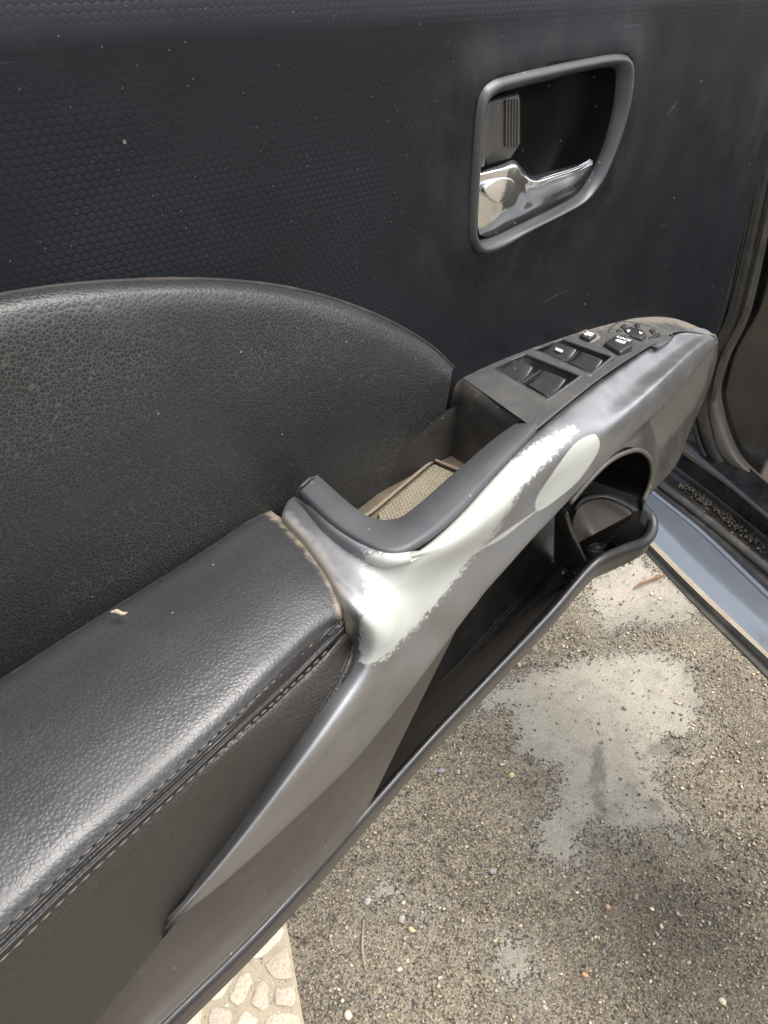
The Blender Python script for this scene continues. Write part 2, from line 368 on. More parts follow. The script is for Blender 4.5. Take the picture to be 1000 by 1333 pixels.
MAT = dict(
    panel=m_panel(), leather=m_leather('grained black leather', .5, .00165, (.0165, .0168, .0175), .42, bmp=.5), pad=m_leather('armrest leather', .6, .00165, (.028, .028, .029), .385, 'dust', bmp=.38, spec=.75, ctone=(.004, .004, .004)),
    welt=m_leather('seam leather', .3, .0016, (.026, .025, .025), .42, ctone=(.004, .004, .004)),
    padside=m_leather('armrest side leather', .10, .0018, (.034, .031, .0275), .42, bmp=1.0),  # brown tint paints in warm light reflected by the ground
    silver=m_silver(),
    lip=m_plastic('pull handle plastic', (.058, .060, .064), .42, .45, .3, (.13, .128, .12)),
    switch=m_plastic('switch pod plastic', (.056, .057, .057), .40, .3, .38, (.20, .175, .14), dustattr='dust', dr=10),
    lower=m_plastic('lower panel plastic', (.070, .062, .053), .46, .5, .2, (.15, .13, .105)),
    pocket=m_plastic('pocket plastic', (.020, .019, .018), .5, .3, .5, (.12, .105, .085)),
    rim=m_plastic('pocket rim plastic', (.020, .021, .024), .33, .15, .2, (.12, .105, .085)),
    speaker=m_plastic('bottle well plastic', (.060, .054, .048), .42, .3, .5, (.17, .145, .115)),
    cup=m_plastic('cup plastic', (.022, .021, .02), .45, .3, .45, (.20, .16, .11), dustattr='dust', dr=16),
    bezel=m_plastic('handle bezel plastic', (.042, .044, .046), .34, .2, .2, (.13, .125, .115)),
    slider=m_plastic('lock slider plastic', (.060, .056, .050), .35, .1, .3, (.14, .12, .10)),
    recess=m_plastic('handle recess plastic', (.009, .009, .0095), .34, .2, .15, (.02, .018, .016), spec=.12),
    chrome=m_chrome('handle chrome'), key=m_plastic('switch key plastic', (.024, .024, .025), .30, .15, .25, (.11, .1, .085)),
    slot=m_simple('dark gap', (.006, .006, .006), .7), thread=m_simple('dark sewing thread', (.085, .078, .066), .7, scale=900),
    white=m_simple('white print', (.75, .75, .72), .5, dirt=.1), asphalt=m_asphalt(), stone=m_stone(),
    body=m_simple('blue grey body paint', (.215, .24, .27), .13, .6, dirtc=(.30, .31, .32), dirt=.25, coat=.8, scale=60, bump=.03),
    bodyedge=m_simple('dusty sill edge', (.33, .28, .21), .65, dirt=.4), jamb=m_simple('black jamb paint', (.005, .0055, .0065), .14, .0, dirt=.22, dirtc=(.10, .095, .085), coat=.8, bump=.03),
    band=m_simple('dusty tan moulding', (.085, .074, .060), .55, dirt=.6, dirtc=(.19, .16, .125), scale=30),
    rubber=m_simple('dusty rubber seal', (.036, .034, .031), .5, dirt=.4, dirtc=(.17, .145, .115)), rubberdark=m_simple('black rubber seal', (.012, .012, .012), .45, dirt=.3, dirtc=(.1, .09, .07)),
    kick=m_simple('kick panel plastic', (.085, .075, .062), .5, dirt=.6, dirtc=(.19, .165, .13), scale=26), shell=m_simple('dark door shell', (.03, .033, .04), .4),
    debris=m_simple('dry leaf debris', (.36, .28, .18), .8, dirt=.5, scale=120), twig=m_simple('reddish dry twig', (.17, .075, .038), .8, dirt=.3, scale=120),
    foil=m_chrome('crinkled clear foil', .12, (.75, .77, .78), .15), mortar=m_simple('pale mortar', (.42, .355, .25), .85, dirt=.5, scale=120, dirtc=(.26, .20, .13), bump=2.5),  # mortar is pale, and brightened further for sunlit paving
    gravelrim=m_simple('mat rim rubber', (.16, .13, .09), .75, dirt=.5, dirtc=(.3, .25, .17), scale=90),
)
def m_mat():
    k = NT('ribbed rubber mat'); dst = k.hexd(.0022, .0038, 'xy')
    hgt = k.mr(dst, .48, .2)
    col = k.mix(k.mr(k.noise(60, 5, .7), .35, .75), (.15, .128, .09), (.235, .205, .15))
    col = k.mix(k.math('MULTIPLY', k.math('SUBTRACT', 1, hgt), .6), col, (.30, .265, .20))
    return k.out(col, .7, 0, k.bump(hgt, .8, .0007), .3)
MAT['mat'] = m_mat()
def m_grille():
    k = NT('speaker cover with pressed mesh'); dst = k.hexd(.0024, .0036)
    on = k.mr(k.math('ADD', k.attr('mesh'), k.math('MULTIPLY', k.math('SUBTRACT', k.noise(120, 3), .5), 10)), -2, 4)
    hole = k.math('MULTIPLY', k.mr(dst, .34, .22), on)
    col = k.mix(k.mr(k.noise(40, 5, .7), .35, .75), (.024, .0225, .021), (.058, .052, .045))
    col = k.mix(k.math('MULTIPLY', k.math('SUBTRACT', 1, k.mr(dst, .5, .35)), k.math('MULTIPLY', on, .8)), col, (.19, .17, .14))
    col = k.mix(hole, col, (.004, .004, .004))
    nrm = k.bump(hole, -.8, .0007); nrm = k.bump(k.noise(800, 3), .3, .0002, nrm)
    return k.out(col, .5, 0, nrm, .4)
MAT['grille'] = m_grille()

# ================================================================== GROUND
def G(px, py): return Z(px, py, 0)[:2]
def gpoly(lst): return np.array([G(*p) for p in lst])
def crop7(lst): return [(450+x*.55, 800+y*.55) for x, y in lst]
patch_polys = [
    crop7([(430,130),(560,100),(690,75),(800,100),(850,190),(830,290),(760,290),(800,330),(740,370),(810,480),(780,560),(760,500),(700,520),(660,550),(600,500),(560,520),(575,610),(470,590),(440,500),(500,440),(500,360),(400,320),(390,220),(300,240),(340,180)]),
    crop7([(585,-10),(830,-10),(830,20),(600,40)]),
    crop7([(360,765),(420,765),(450,850),(430,890),(380,870),(345,790)]),
    crop7([(60,640),(105,630),(130,665),(70,680)]),
    crop7([(170,685),(205,690),(195,715),(172,712)]),
    [(765,752),(830,722),(880,760),(925,800),(790,825),(768,800)],
]
stain_polys = [crop7([(585,310),(612,300),(618,400),(575,400)]), crop7([(585,410),(615,410),(615,495),(590,490)]),
               crop7([(780,280),(850,290),(820,330),(700,340),(730,300)]), crop7([(665,395),(690,400),(688,420),(665,415)]), crop7([(700,440),(740,430),(760,470),(710,470)]), crop7([(470,360),(510,365),(505,390),(475,388)])]
body_shade_poly = gpoly(crop7([(480,-20),(900,-20),(1100,250),(1100,1100),(700,1100),(560,800),(520,640),(600,600),(820,480),(850,280),(790,90),(560,90),(470,120)]))  # outline of the ground darkened for the car body's shade
xs = np.concatenate([[-60, -20, -6, -2, -.8], np.linspace(-.35, 1.5, 260), [2, 3, 6, 20, 60]])
ys = np.concatenate([[-60, -20, -6, -2, -1.2], np.linspace(-.75, .9, 230), [1.4, 2, 6, 20, 60]])
gx, gy = np.meshgrid(xs, ys); gp = np.stack([gx.ravel(), gy.ravel()], 1)
pd = np.full(len(gp), -9.0)
for pl in patch_polys: pd = np.maximum(pd, poly_d(gp, gpoly(pl)))
sd = np.full(len(gp), -9.0)
for pl in stain_polys: sd = np.maximum(sd, poly_d(gp, gpoly(pl)))
dd = poly_d(gp, body_shade_poly)
gz = .0025*np.sin(gp[:, 0]*23+1)*np.sin(gp[:, 1]*19) - .002
gz -= .06*(np.abs(gp).max(1) > 5)
gz = np.where(np.abs(gp).max(1) > 5, 0, gz)
ground = mesh('ground', np.column_stack([gp, gz]), grid_faces(len(ys), len(xs)), MAT['asphalt'], attrs=dict(patch=np.clip(pd, -1, 1), stain=np.clip(sd, -1, 1), body_shade=np.clip(dd, -1, 1)))
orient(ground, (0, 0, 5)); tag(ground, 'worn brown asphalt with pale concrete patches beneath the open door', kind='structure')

# aggregate chips: nobody could count them
def chips(name, n, rlo, rhi, region, tints, mat, label, avoid=True, lift=.35, power=2.5, sub=1):
    tv, tf = zip(*[blob(sub, s) for s in range(6)])
    V = []; Fc = []; C = []; off = 0
    x0, x1, y0, y1 = region
    p = np.column_stack([rng.uniform(x0, x1, n), rng.uniform(y0, y1, n)])
    if avoid == 'in':
        p = p[poly_d(p, pave_poly) > .003]; p0 = .0035
    elif avoid:
        m = np.full(n, -9.0)
        for pl in patch_polys: m = np.maximum(m, poly_d(p, gpoly(pl)))
        keep = (m < rng.uniform(-.01, .02, n)) | (rng.random(n) < .16)
        keep &= poly_d(p, pave_poly) < -.004
        p = p[keep]
    for q in p:
        k = rng.integers(6); r = rlo + (rhi-rlo)*rng.random()**power
        s = np.array([r*rng.uniform(.7, 1.2), r*rng.uniform(.55, .9), r*rng.uniform(.35, .7)])
        a = rng.uniform(0, 6.28); c, s_ = math.cos(a), math.sin(a)
        v = tv[k]*s; v = np.column_stack([v[:, 0]*c-v[:, 1]*s_, v[:, 0]*s_+v[:, 1]*c, v[:, 2]])
        v += (q[0], q[1], s[2]*lift*rng.uniform(-.6, 1.0) + (.0035 if avoid == 'in' else 0))
        V.append(v); Fc.append(np.array(tf[k])+off); off += len(v)
        t = np.array(tints[rng.integers(len(tints))])*rng.uniform(.4, 1.7); C.append(np.tile([*t, 1], (len(v), 1)))
    V = np.concatenate(V); Fc = np.concatenate(Fc)
    o = mesh(name, V, Fc, mat, attrs=dict(tint=np.concatenate(C))); tag(o, label, kind='stuff'); return o
pave_poly = gpoly([(371, 1195), (380, 1240), (388, 1290), (398, 1345), (340, 1420), (120, 1500), (60, 1350), (240, 1180)])
TINT = [(.40,.34,.25),(.34,.28,.20),(.22,.175,.115),(.15,.13,.10),(.09,.083,.075),(.06,.057,.055),(.30,.235,.15),(.18,.17,.16),(.12,.095,.068),(.26,.215,.16),(.045,.043,.042),(.38,.31,.21)]
chips('asphalt_chips', 42000, .0011, .0036, (-.05, 1.35, -.50, .62), TINT, MAT['stone'], 'small brown and grey stone chips set in the asphalt')
chips('gravel', 450, .002, .0048, (-.05, 1.3, -.45, .6), [(.36,.33,.29),(.48,.40,.28),(.22,.20,.17),(.62,.52,.38),(.30,.27,.24)], MAT['stone'], 'loose gravel scattered over the asphalt', lift=.3, power=2.2, sub=2)

# ragstone paving, bottom left
pave_c = pave_poly.mean(0)
paving = mesh('stone_paving', [(*p, .004) for p in pave_poly], [tuple(range(len(pave_poly)))], MAT['mortar'], smooth=False)
orient(paving, (0, 0, 5)); tag(paving, 'strip of pale ragstone paving laid in mortar, bottom left', kind='structure')
pts = []
bb0, bb1 = pave_poly.min(0), pave_poly.max(0)
while len(pts) < 230:
    c = rng.uniform(bb0, bb1)
    if poly_d(c[None], pave_poly)[0] > .008 and all(np.linalg.norm((c-q)*(1, .75)) > .0165*(1+.6*((len(pts) * 7) % 5)/5) for q in pts): pts.append(c)
    elif rng.random() < .0004: break
pts = np.array(pts)
for i, c in enumerate(pts):
    out = []
    for a in np.linspace(0, 2*math.pi, 14, endpoint=False):
        dr = np.array([math.cos(a), math.sin(a)]); r = .034
        for j, q in enumerate(pts):
            if j != i:
                w = q - c; cs = dr @ w
                if cs > 1e-6: r = min(r, (w @ w)/2/cs)
        r = max(.004, r-.0035)*rng.uniform(.84, 1.0)
        while poly_d((c+dr*r)[None], pave_poly)[0] < .003 and r > .003: r *= .9
        out.append([*(c+dr*r), .0065+rng.uniform(-.0007, .0007)])
    o = prism('stone', out, (0, 0, -.0050), MAT['stone'], paving, bevel=.0012, seg=2)
    t = np.array([(.56,.48,.36),(.50,.42,.31),(.60,.53,.41),(.54,.44,.34)][rng.integers(4)])  # pale stone, brightened further to paint in the sun on it
    a = o.data.color_attributes.new('tint', 'FLOAT_COLOR', 'POINT'); a.data.foreach_set('color', np.tile([*t, 1], (len(o.data.vertices), 1)).ravel())

chips('paving_grit', 2600, .001, .0032, (pave_poly[:, 0].min(), pave_poly[:, 0].max(), pave_poly[:, 1].min(), pave_poly[:, 1].max()), [(.5,.43,.31),(.36,.3,.22),(.6,.53,.4),(.3,.26,.2)], MAT['stone'], 'pale grit in the joints of the ragstone paving', avoid='in')
def pebble(px, py, r, tint, label, flat=.55, seed=0):
    v, f = blob(2, 40+seed); g = G(px, py)
    r *= .82; v = v*np.array([r, r*.75, r*flat]); a = rng.uniform(0, 3); c, s = math.cos(a), math.sin(a)
    v = np.column_stack([v[:, 0]*c-v[:, 1]*s, v[:, 0]*s+v[:, 1]*c, v[:, 2]+r*flat*.7])
    o = mesh('pebble', v, f, MAT['stone'], attrs=dict(tint=np.tile([*tint, 1], (len(v), 1)))); o.location = (g[0], g[1], 0)
    tag(o, label, 'pebble', 'loose pebbles on the asphalt')
for i, (px, py, r, t, lb) in enumerate([
    (666, 1011, .0075, (.55,.42,.22), 'rounded yellow pebble below the door pocket, left of the big concrete patch'),
    (641, 1135, .0085, (.27,.26,.25), 'grey pebble lying halfway between the big and the small concrete patches'),
    (523, 1198, .0085, (.33,.31,.29), 'oval grey pebble just below the small pale cement spot near the door'),
    (536, 1212, .0070, (.52,.40,.24), 'yellowish oval pebble beside the oval grey one near the bottom'),
    (479, 1174, .0080, (.40,.37,.34), 'pale grey pebble left of the small cement spot'),
    (637, 1090, .0075, (.22,.21,.20), 'dark grey angular pebble on the brown asphalt left of the big patch'),
    (762, 1270, .0060, (.55,.27,.17), 'small orange pebble right of the lower concrete patch'),
    (940, 1304, .0065, (.60,.50,.36), 'cream pebble in the bottom right corner of the asphalt'),
    (791, 1181, .0055, (.52,.28,.19), 'small reddish pebble below the tail of the big concrete patch'),
    (453, 1323, .0080, (.62,.54,.42), 'whitish pebble at the bottom edge near the ragstone paving'),
    (575, 1005, .0085, (.26,.26,.28), 'grey pebble nearest to the rim of the door pocket'),
    (813, 923, .0070, (.24,.24,.24), 'dark grey pebble sitting on the big concrete patch')]):
    pebble(px, py, r, t, lb, seed=i)
tw = tube('twig', [[*G(825, 767), .003], [*G(834, 762.5), .006], [*G(845, 758.5), .006], [*G(856, 754.5), .007], [*G(868, 749), .005]], [.0010, .0030, .0022, .0030, .0012], MAT['twig'])
tag(tw, 'short reddish brown twig lying on the asphalt beside the sill', 'twig')
tw = tube('grass_blade', [[*G(474, 1200), .004], [*G(472, 1235), .006], [*G(476, 1265), .004]], [.0006, .0012, .0005], MAT['debris'])
tag(tw, 'thin dry straw lying on the asphalt near the ragstone paving', 'straw')

# ================================================================== CAR DOOR
door = empty('car_door', (.2, 0, .54), 'open black car door with leather armrest, worn silver pull trim and window switches', 'car door')  # the whole car door with its shell, not only the trim card
# ---- bezel outlines (coordinates on the panel)
def c1(l): return [(560+x*.3, 40+y*.3) for x, y in l]
bez_out = smooth_closed(c1([(200,970),(152,930),(138,850),(150,560),(168,330),(190,250),(235,203),(310,178),(500,135),(700,98),(800,88),(845,108),(862,165),(850,290),(822,400),(785,500),(745,600),(700,680),(640,742),(555,792),(400,872),(290,940)]), 132)
bez_in = smooth_closed(c1([(228,902),(205,880),(200,820),(214,560),(226,390),(248,325),(290,292),(340,272),(500,232),(660,190),(760,172),(802,172),(812,205),(804,300),(790,380),(765,480),(735,560),(695,640),(640,715),(540,772),(400,838),(290,888)]), 132)
BO = np.array([Q(x, y, .0) for x, y in bez_out]); BI = np.array([Q(x, y, .002) for x, y in bez_in])
BI = BI + (BO-BI)*np.array([.13, 0, .13])
# upper panel: gently curved sheet with a hole for the handle
def panel_y(x, z):
    y = -.003*np.exp(-((x-.30)/.05)**2-((z-.9)/.05)**2)*0
    y = y + .9*np.clip(z-.979, 0, None)**1.35*1.2
    y = y + .55*np.clip(x-.60, 0, None)**1.5
    d_ = -poly_d(np.column_stack([x, z]), BO[:, [0, 2]])
    y = y - .0040*np.exp(-(np.clip(d_, 0, None)/.014)**2)*(x < .5)
    return y
xs = np.linspace(-.22, .86, 400); zs = np.linspace(.66, 1.07, 160)
gx, gz2 = np.meshgrid(xs, zs)
# front edge leans with the shut line
fr0 = Q(947, 415, .0)[0]; fr1 = Q(1000, 235, 0)[0]; z0_, z1_ = Q(947, 415, 0)[2], Q(1000, 235, 0)[2]
edge = fr0 + (fr1-fr0)*(gz2-z0_)/(z1_-z0_)
gx = -.22 + (edge+.22)*(gx+.22)/(1.08)
yy = panel_y(gx.ravel(), gz2.ravel())
PP = np.column_stack([gx.ravel(), yy, gz2.ravel()])
inside = poly_d(PP[:, [0, 2]], BO[:, [0, 2]])
fs = [f for f in grid_faces(160, 400) if max(inside[list(f)]) < .004]
pxp = proj(PP)
dust = np.minimum(np.abs(poly_d(pxp, bez_out)), np.linalg.norm(pxp-np.array([985, 160]), axis=1)*.8)  # drives a paler tone round the bezel and near the front top corner
hexf = np.clip((640-pxp[:, 0])/170, .12, 1)*np.clip((pxp[:, 1]-20)/220, .25, 1)
hexf = np.maximum(hexf, np.clip((40-pxp[:, 1])/30, 0, .8))
up = mesh('upper_panel', PP, fs, MAT['panel'], door, attrs=dict(dust=dust, hexfade=hexf)); orient(up, CAM)
m = up.modifiers.new('t', 'SOLIDIFY'); m.thickness = .003; m.offset = -1
up['label'] = 'black honeycomb grained plastic upper panel'

for pl_, rr in (([(533,298),(543,306),(549,318),(550,330)], .00022), ([(436,42),(440,46),(442,52)], .0002), ([(868,150),(876,140),(882,133)], .0002), ([(706,396),(722,385),(741,378)], .0002)):
    tube('scratch', [Q(x, y, -panel_y(np.array([Q(x, y, 0)[0]]), np.array([Q(x, y, 0)[2]]))[0]+.0000) for x, y in pl_], [rr*.2, rr*.55, rr*.2], MAT['bezel'], door, sides=5)
# ---- handle bezel
rows = []
for k, w in enumerate(np.linspace(0, 1, 9)):
    prof = .0036*math.sin(math.pi*min(1, w*.9+.06))**.6
    P_ = BO*(1-w) + BI*w; P_ = P_.copy(); P_[:, 1] = -prof + (.004 if w == 0 else 0) - .0035*(k > 0)*(P_[:, 0] < 9) * math.sin(math.pi*w)
    rows.append(P_)
rows.append(rows[-1] + np.array([0, .006, 0]))
bezel = grid('handle_bezel', np.array(rows), MAT['bezel'], door, closed_u=True)
# recess dish
cI = BI.mean(0); rows = []
for w, dy in ((1.0, .000), (.985, .010), (.95, .020), (.86, .027), (.6, .031), (.3, .032), (.02, .032)):
    P_ = cI + (BI-cI)*w; P_[:, 1] = dy
    rows.append(P_)
R_ = cr(np.array(rows), 40, 0)
# a soft vertical fold in the dish
fx = Q(743, 150, -.02)[0]
R_[..., 1] += .010*np.clip((R_[..., 0]-fx)/.02, 0, 1.2)*-1*np.clip(R_[..., 1]/.03, 0, 1)
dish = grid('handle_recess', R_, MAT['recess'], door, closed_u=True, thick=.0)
# chrome lever
def c1q(l, q): return [Q(560+x*.3, 40+y*.3, qq) for (x, y), qq in zip(l, q)]
e0 = c1q([(214,612),(250,600),(310,580),(362,562),(398,592),(440,628),(530,606),(625,582),(694,560)], [.001,.002,.002,.001,-.003,-.005,-.004,-.002,.001])
e1 = c1q([(212,622),(252,612),(316,594),(372,580),(410,618),(455,648),(540,626),(632,596),(703,563)], [.004,.006,.007,.0065,.004,.005,.007,.008,.007])
e1b = c1q([(211,650),(256,640),(322,628),(378,625),(416,660),(465,672),(548,646),(640,614),(706,570)], [.004,.006,.0075,.007,.005,.005,.0065,.0075,.0065])
e2 = c1q([(209,740),(252,735),(310,730),(368,735),(420,735),(485,732),(560,705),(640,668),(704,590)], [.003,.004,.006,.004,-.000,-.001,-.001,-.001,.000])
e3 = c1q([(208,840),(240,842),(290,830),(350,810),(415,790),(490,762),(568,730),(640,690),(700,612)], [.001,.001,.001,.000,-.001,-.003,-.003,-.003,-.002])
e4 = c1q([(215,885),(235,892),(275,888),(330,866),(405,836),(490,795),(572,752),(650,712),(706,632)], [-.001,-.002,-.003,-.004,-.005,-.006,-.006,-.006,-.004])
lv = grid('pull_lever', loft([e0, e1, e1b, e2, e3, e4], 90, 50), MAT['chrome'], door, thick=.002, bevel=.0005)
lv['label'] = 'scratched chrome inside door handle lever'
# dent plate on the lever + engraved padlock glyph
pl = [Q(560+x*.3, 40+y*.3, .0078) for x, y in [(240,680),(300,640),(350,640),(372,670),(350,720),(310,750),(270,735),(245,710)]]
o = prism('finger_badge', smooth_closed(pl, 24), (0, .003, 0), MAT['chrome'], lv, bevel=.0012)
# lock slider
sa = [Q(560+x*.3, 40+y*.3, -.006) for x, y in [(246,318),(268,300),(390,268),(396,300),(396,490),(352,560),(246,590),(238,560)]]
ls = prism('lock_slider', np.array(sa), (0, .010, 0), MAT['slider'], door, bevel=.0015)
for xx in (334, 347, 360, 372, 384):
    a, b = Q(560+xx*.3, 40+300*.3, -.006+.0012), Q(560+(xx-2)*.3, 40+500*.3, -.006+.0012)
    w = np.array([.0007, 0, 0]); r = prism('rib', [a-w, a+w, b+w, b-w], (0, .002, 0), MAT['slider'], ls, bevel=.0003)
# side of the slider's seat
sa = [Q(560+x*.3, 40+y*.3, .0005) for x, y in [(222,560),(226,400),(240,335),(262,305),(272,305),(266,360),(250,470),(240,590),(222,598)]]
prism('slider_guide', np.array(sa), (0, .012, 0), MAT['bezel'], door, bevel=.0012)

# ---- leather insert
T = [(-140,425),(-60,400),(0,387),(60,377),(130,370),(220,366),(300,368),(380,378),(450,397),(510,422),(560,452),(590,480)]
Bm = [(-190,1010),(-90,940),(0,884),(80,836),(170,780),(260,722),(330,682),(385,664),(430,680),(480,668),(525,635),(568,596)]
T = np.array(T, float); Bm = np.array(Bm, float)
rows = []
for w, q in ((-.004, -.003), (.0, .0045), (.02, .0095), (.055, .0125), (.13, .0145), (.30, .0150), (.5, .0145), (.7, .0125), (.88, .010), (1.0, .009), (1.06, .006)):
    r = []
    for i, (a, b) in enumerate(zip(T, Bm)):
        f = i/(len(T)-1); p = a*(1-w)+b*w
        qq = q*(1-.45*max(0, f-.75)/.25)
        if f > .55 and w > .4: qq += .004*math.sin(math.pi*min(1, (w-.4)/.6))*(f-.55)/.45*-1
        if w <= .13: qq = q if f < .75 else q*(1-.35*(f-.75)/.25)
        r.append(Q(p[0], p[1], qq))
    rows.append(r)
ins = grid('leather_insert', loft(rows, 150, 110), MAT['leather'], door, thick=.003)
ins['label'] = 'grained black leather panel with an arched top edge'
# dark strip standing in for the shaded gap behind the arch
tube('reveal_gap', [Q(x, y-1.5, .0008) for x, y in T[::1]], .0012, MAT['slot'], door, sides=8, n=80)

# ---- armrest pad.  columns rear -> front
ZA = .790
def zq(px, py, z): return Z(px, py, z)
J = [(-230,1030),(-100,946),(0,884),(90,826),(180,770),(260,720),(320,680),(352,664)]       # back edge
S = [(-230,1440),(-100,1308),(0,1216),(110,1112),(220,1014),(310,930),(385,860),(437,806)]   # upper stitch
fr = [(352,664),(378,684),(404,714),(424,742),(438,768),(444,790),(446,806)]
rows = []
zs_r = [.786,.787,.788,.789,.790,.791,.791,.789]
for w, dz in ((0, -.010), (.012, -.0035), (.04, -.001), (.12, .0), (.3, .0015), (.55, .0010), (.75, -.0010), (.90, -.0035), (1.0, -.0075)):
    r = []
    for i in range(8):
        a, b = np.array(J[i], float), np.array(S[i], float)
        p = a*(1-w)+b*w
        if i == 7:
            k = w*6; j = min(int(k), 5); p = np.array(fr[j])*(1-(k-j)) + np.array(fr[j+1])*(k-j)
            r.append(Z(p[0], p[1], zs_r[i]+dz*.9-.0005))
            continue
        if i == 6:
            k = w*6; j = min(int(k), 5); pf = np.array(fr[j])*(1-(k-j)) + np.array(fr[j+1])*(k-j)
            p = p*.45 + (pf + np.array([-22, 8]))*.55
        r.append(Z(p[0], p[1], zs_r[i]+dz))
    rows.append(r)
P_ = loft(rows, 150, 90)
seamline = P_[-1].copy()
# roll the front end down a little
j_pix = [(352,664),(378,684),(404,714),(424,742),(438,768),(446,800)]
back_pix = np.array([(0,884),(90,826),(180,770),(260,720),(320,680),(352,664)], float)
pxs = proj(P_.reshape(-1, 3))
dust = np.minimum(poly_d(pxs, j_pix, False), poly_d(pxs, back_pix, False)+9)
arm = empty('armrest', (.1, -.06, .78), '', ''); del arm['label']; del arm['category']; arm.name = 'armrest'
arm.parent = door; arm.matrix_parent_inverse = Matrix.Translation(-Vector((.2, 0, .54))); ROOTLOC[arm.name] = Vector((.1, -.06, .78))
grid('top_pad', P_, MAT['pad'], arm, thick=.003, attrs=dict(dust=dust))
# piped seam: crest, groove, lower crest as separate rows
S2 = [(-230,1462),(-100,1330),(0,1240),(110,1134),(220,1034),(310,950),(388,877),(450,814)]
S3 = [(-230,1490),(-100,1358),(0,1264),(110,1155),(220,1050),(310,966),(392,890),(452,830)]
S2 = [(a[0]*.25+b[0]*.75, a[1]*.25+b[1]*.75) for a, b in zip(S, S2)]; S3 = [(a[0]*.25+b[0]*.75, a[1]*.25+b[1]*.75) for a, b in zip(S, S3)]
seam_q = [-c[1] for c in cr(np.array([seamline[int(i)] for i in np.linspace(0, 149, 8)]), 8)]
r_up = [seamline[int(i)] for i in np.linspace(0, 149, 8)]
def drop(pix, q_add):  # point below the seam on the pad's side
    return [Q(x, y, seam_q[i]+q_add) for i, (x, y) in enumerate(pix)]
g1 = drop([(a[0]*.6+b[0]*.4, a[1]*.6+b[1]*.4) for a, b in zip(S, S2)], .0014)
g2 = drop(S2, .0006)
g3 = drop([(a[0]*.5+b[0]*.5, a[1]*.5+b[1]*.5) for a, b in zip(S2, S3)], .0020)
g4 = drop(S3, .0015)
grid('seam_welt', loft([r_up, g1, g2, g3, g4], 150, 22), MAT['welt'], arm, thick=.002)
# pad side: from the lower stitch to the silver trim / lower panel
E = [(-260,1760),(-120,1600),(0,1460),(60,1392),(112,1334),(222,1198),(300,1092),(372,990),(418,920),(448,868),(458,836)]
S3l = cr(np.array(S3, float), 11); sq = cr(np.array(seam_q)[:, None], 11)[:, 0]
S3e = S3l.copy()
rows = []
eq = [.105,.104,.103,.102,.101,.1,.1,.1,.1,.098,.092]
for w, add in ((0, .0015), (.12, .0025), (.35, .001), (.6, -.003), (.85, -.008), (1.0, -.012), (1.06, -.016)):
    r = []
    for i in range(11):
        p = S3e[i]*(1-w) + np.array(E[i])*w
        q = sq[i]+add*1.0
        tgt = eq[i]-.002
        q = q*(1-w) + (tgt)*w + (.003*math.sin(math.pi*min(w, 1)))
        r.append(Q(p[0], p[1], q))
    rows.append(r)
grid('side_pad', loft(rows, 160, 70), MAT['padside'], arm, thick=.002)
# stitches
def stitches(pix, q_add, name):
    c = np.array(drop(pix, q_add)); L = cr(c, 800); dl = np.concatenate([[0], np.cumsum(np.linalg.norm(np.diff(L, axis=0), axis=1))])
    n = int(dl[-1]/.0046); me = None
    for k in range(n):
        a = np.array([np.interp(k*.0046+.0004, dl, L[:, j]) for j in range(3)]); b = np.array([np.interp(k*.0046+.0038, dl, L[:, j]) for j in range(3)])
        if proj(b)[0][0] < -20 or k > n-3: continue
        if me is None:
            dv = (b-a); o = tube(name, [a*0-dv/2, a*0+[0, -.0003, .0003], dv/2], [.00022, .0004, .00022], MAT['thread'], arm, sides=5, n=5); me = o.data; d0 = Vector(dv)
            o.location = (a+b)/2
        else:
            o = bpy.data.objects.new(name, me); link(o, arm); o.location = (a+b)/2
            o.rotation_mode = 'QUATERNION'; o.rotation_quaternion = d0.rotation_difference(Vector(b-a))
stitches(S, .0012, 'stitch'); stitches(S3, .0024, 'stitch')
# pale scuff on the pad
tube('scuff', [Z(x, y, .7945) for x, y in [(144,797),(152,796),(160,799),(166,797)]], [.0003, .0010, .0008, .0002], MAT['mortar'], arm, sides=6)

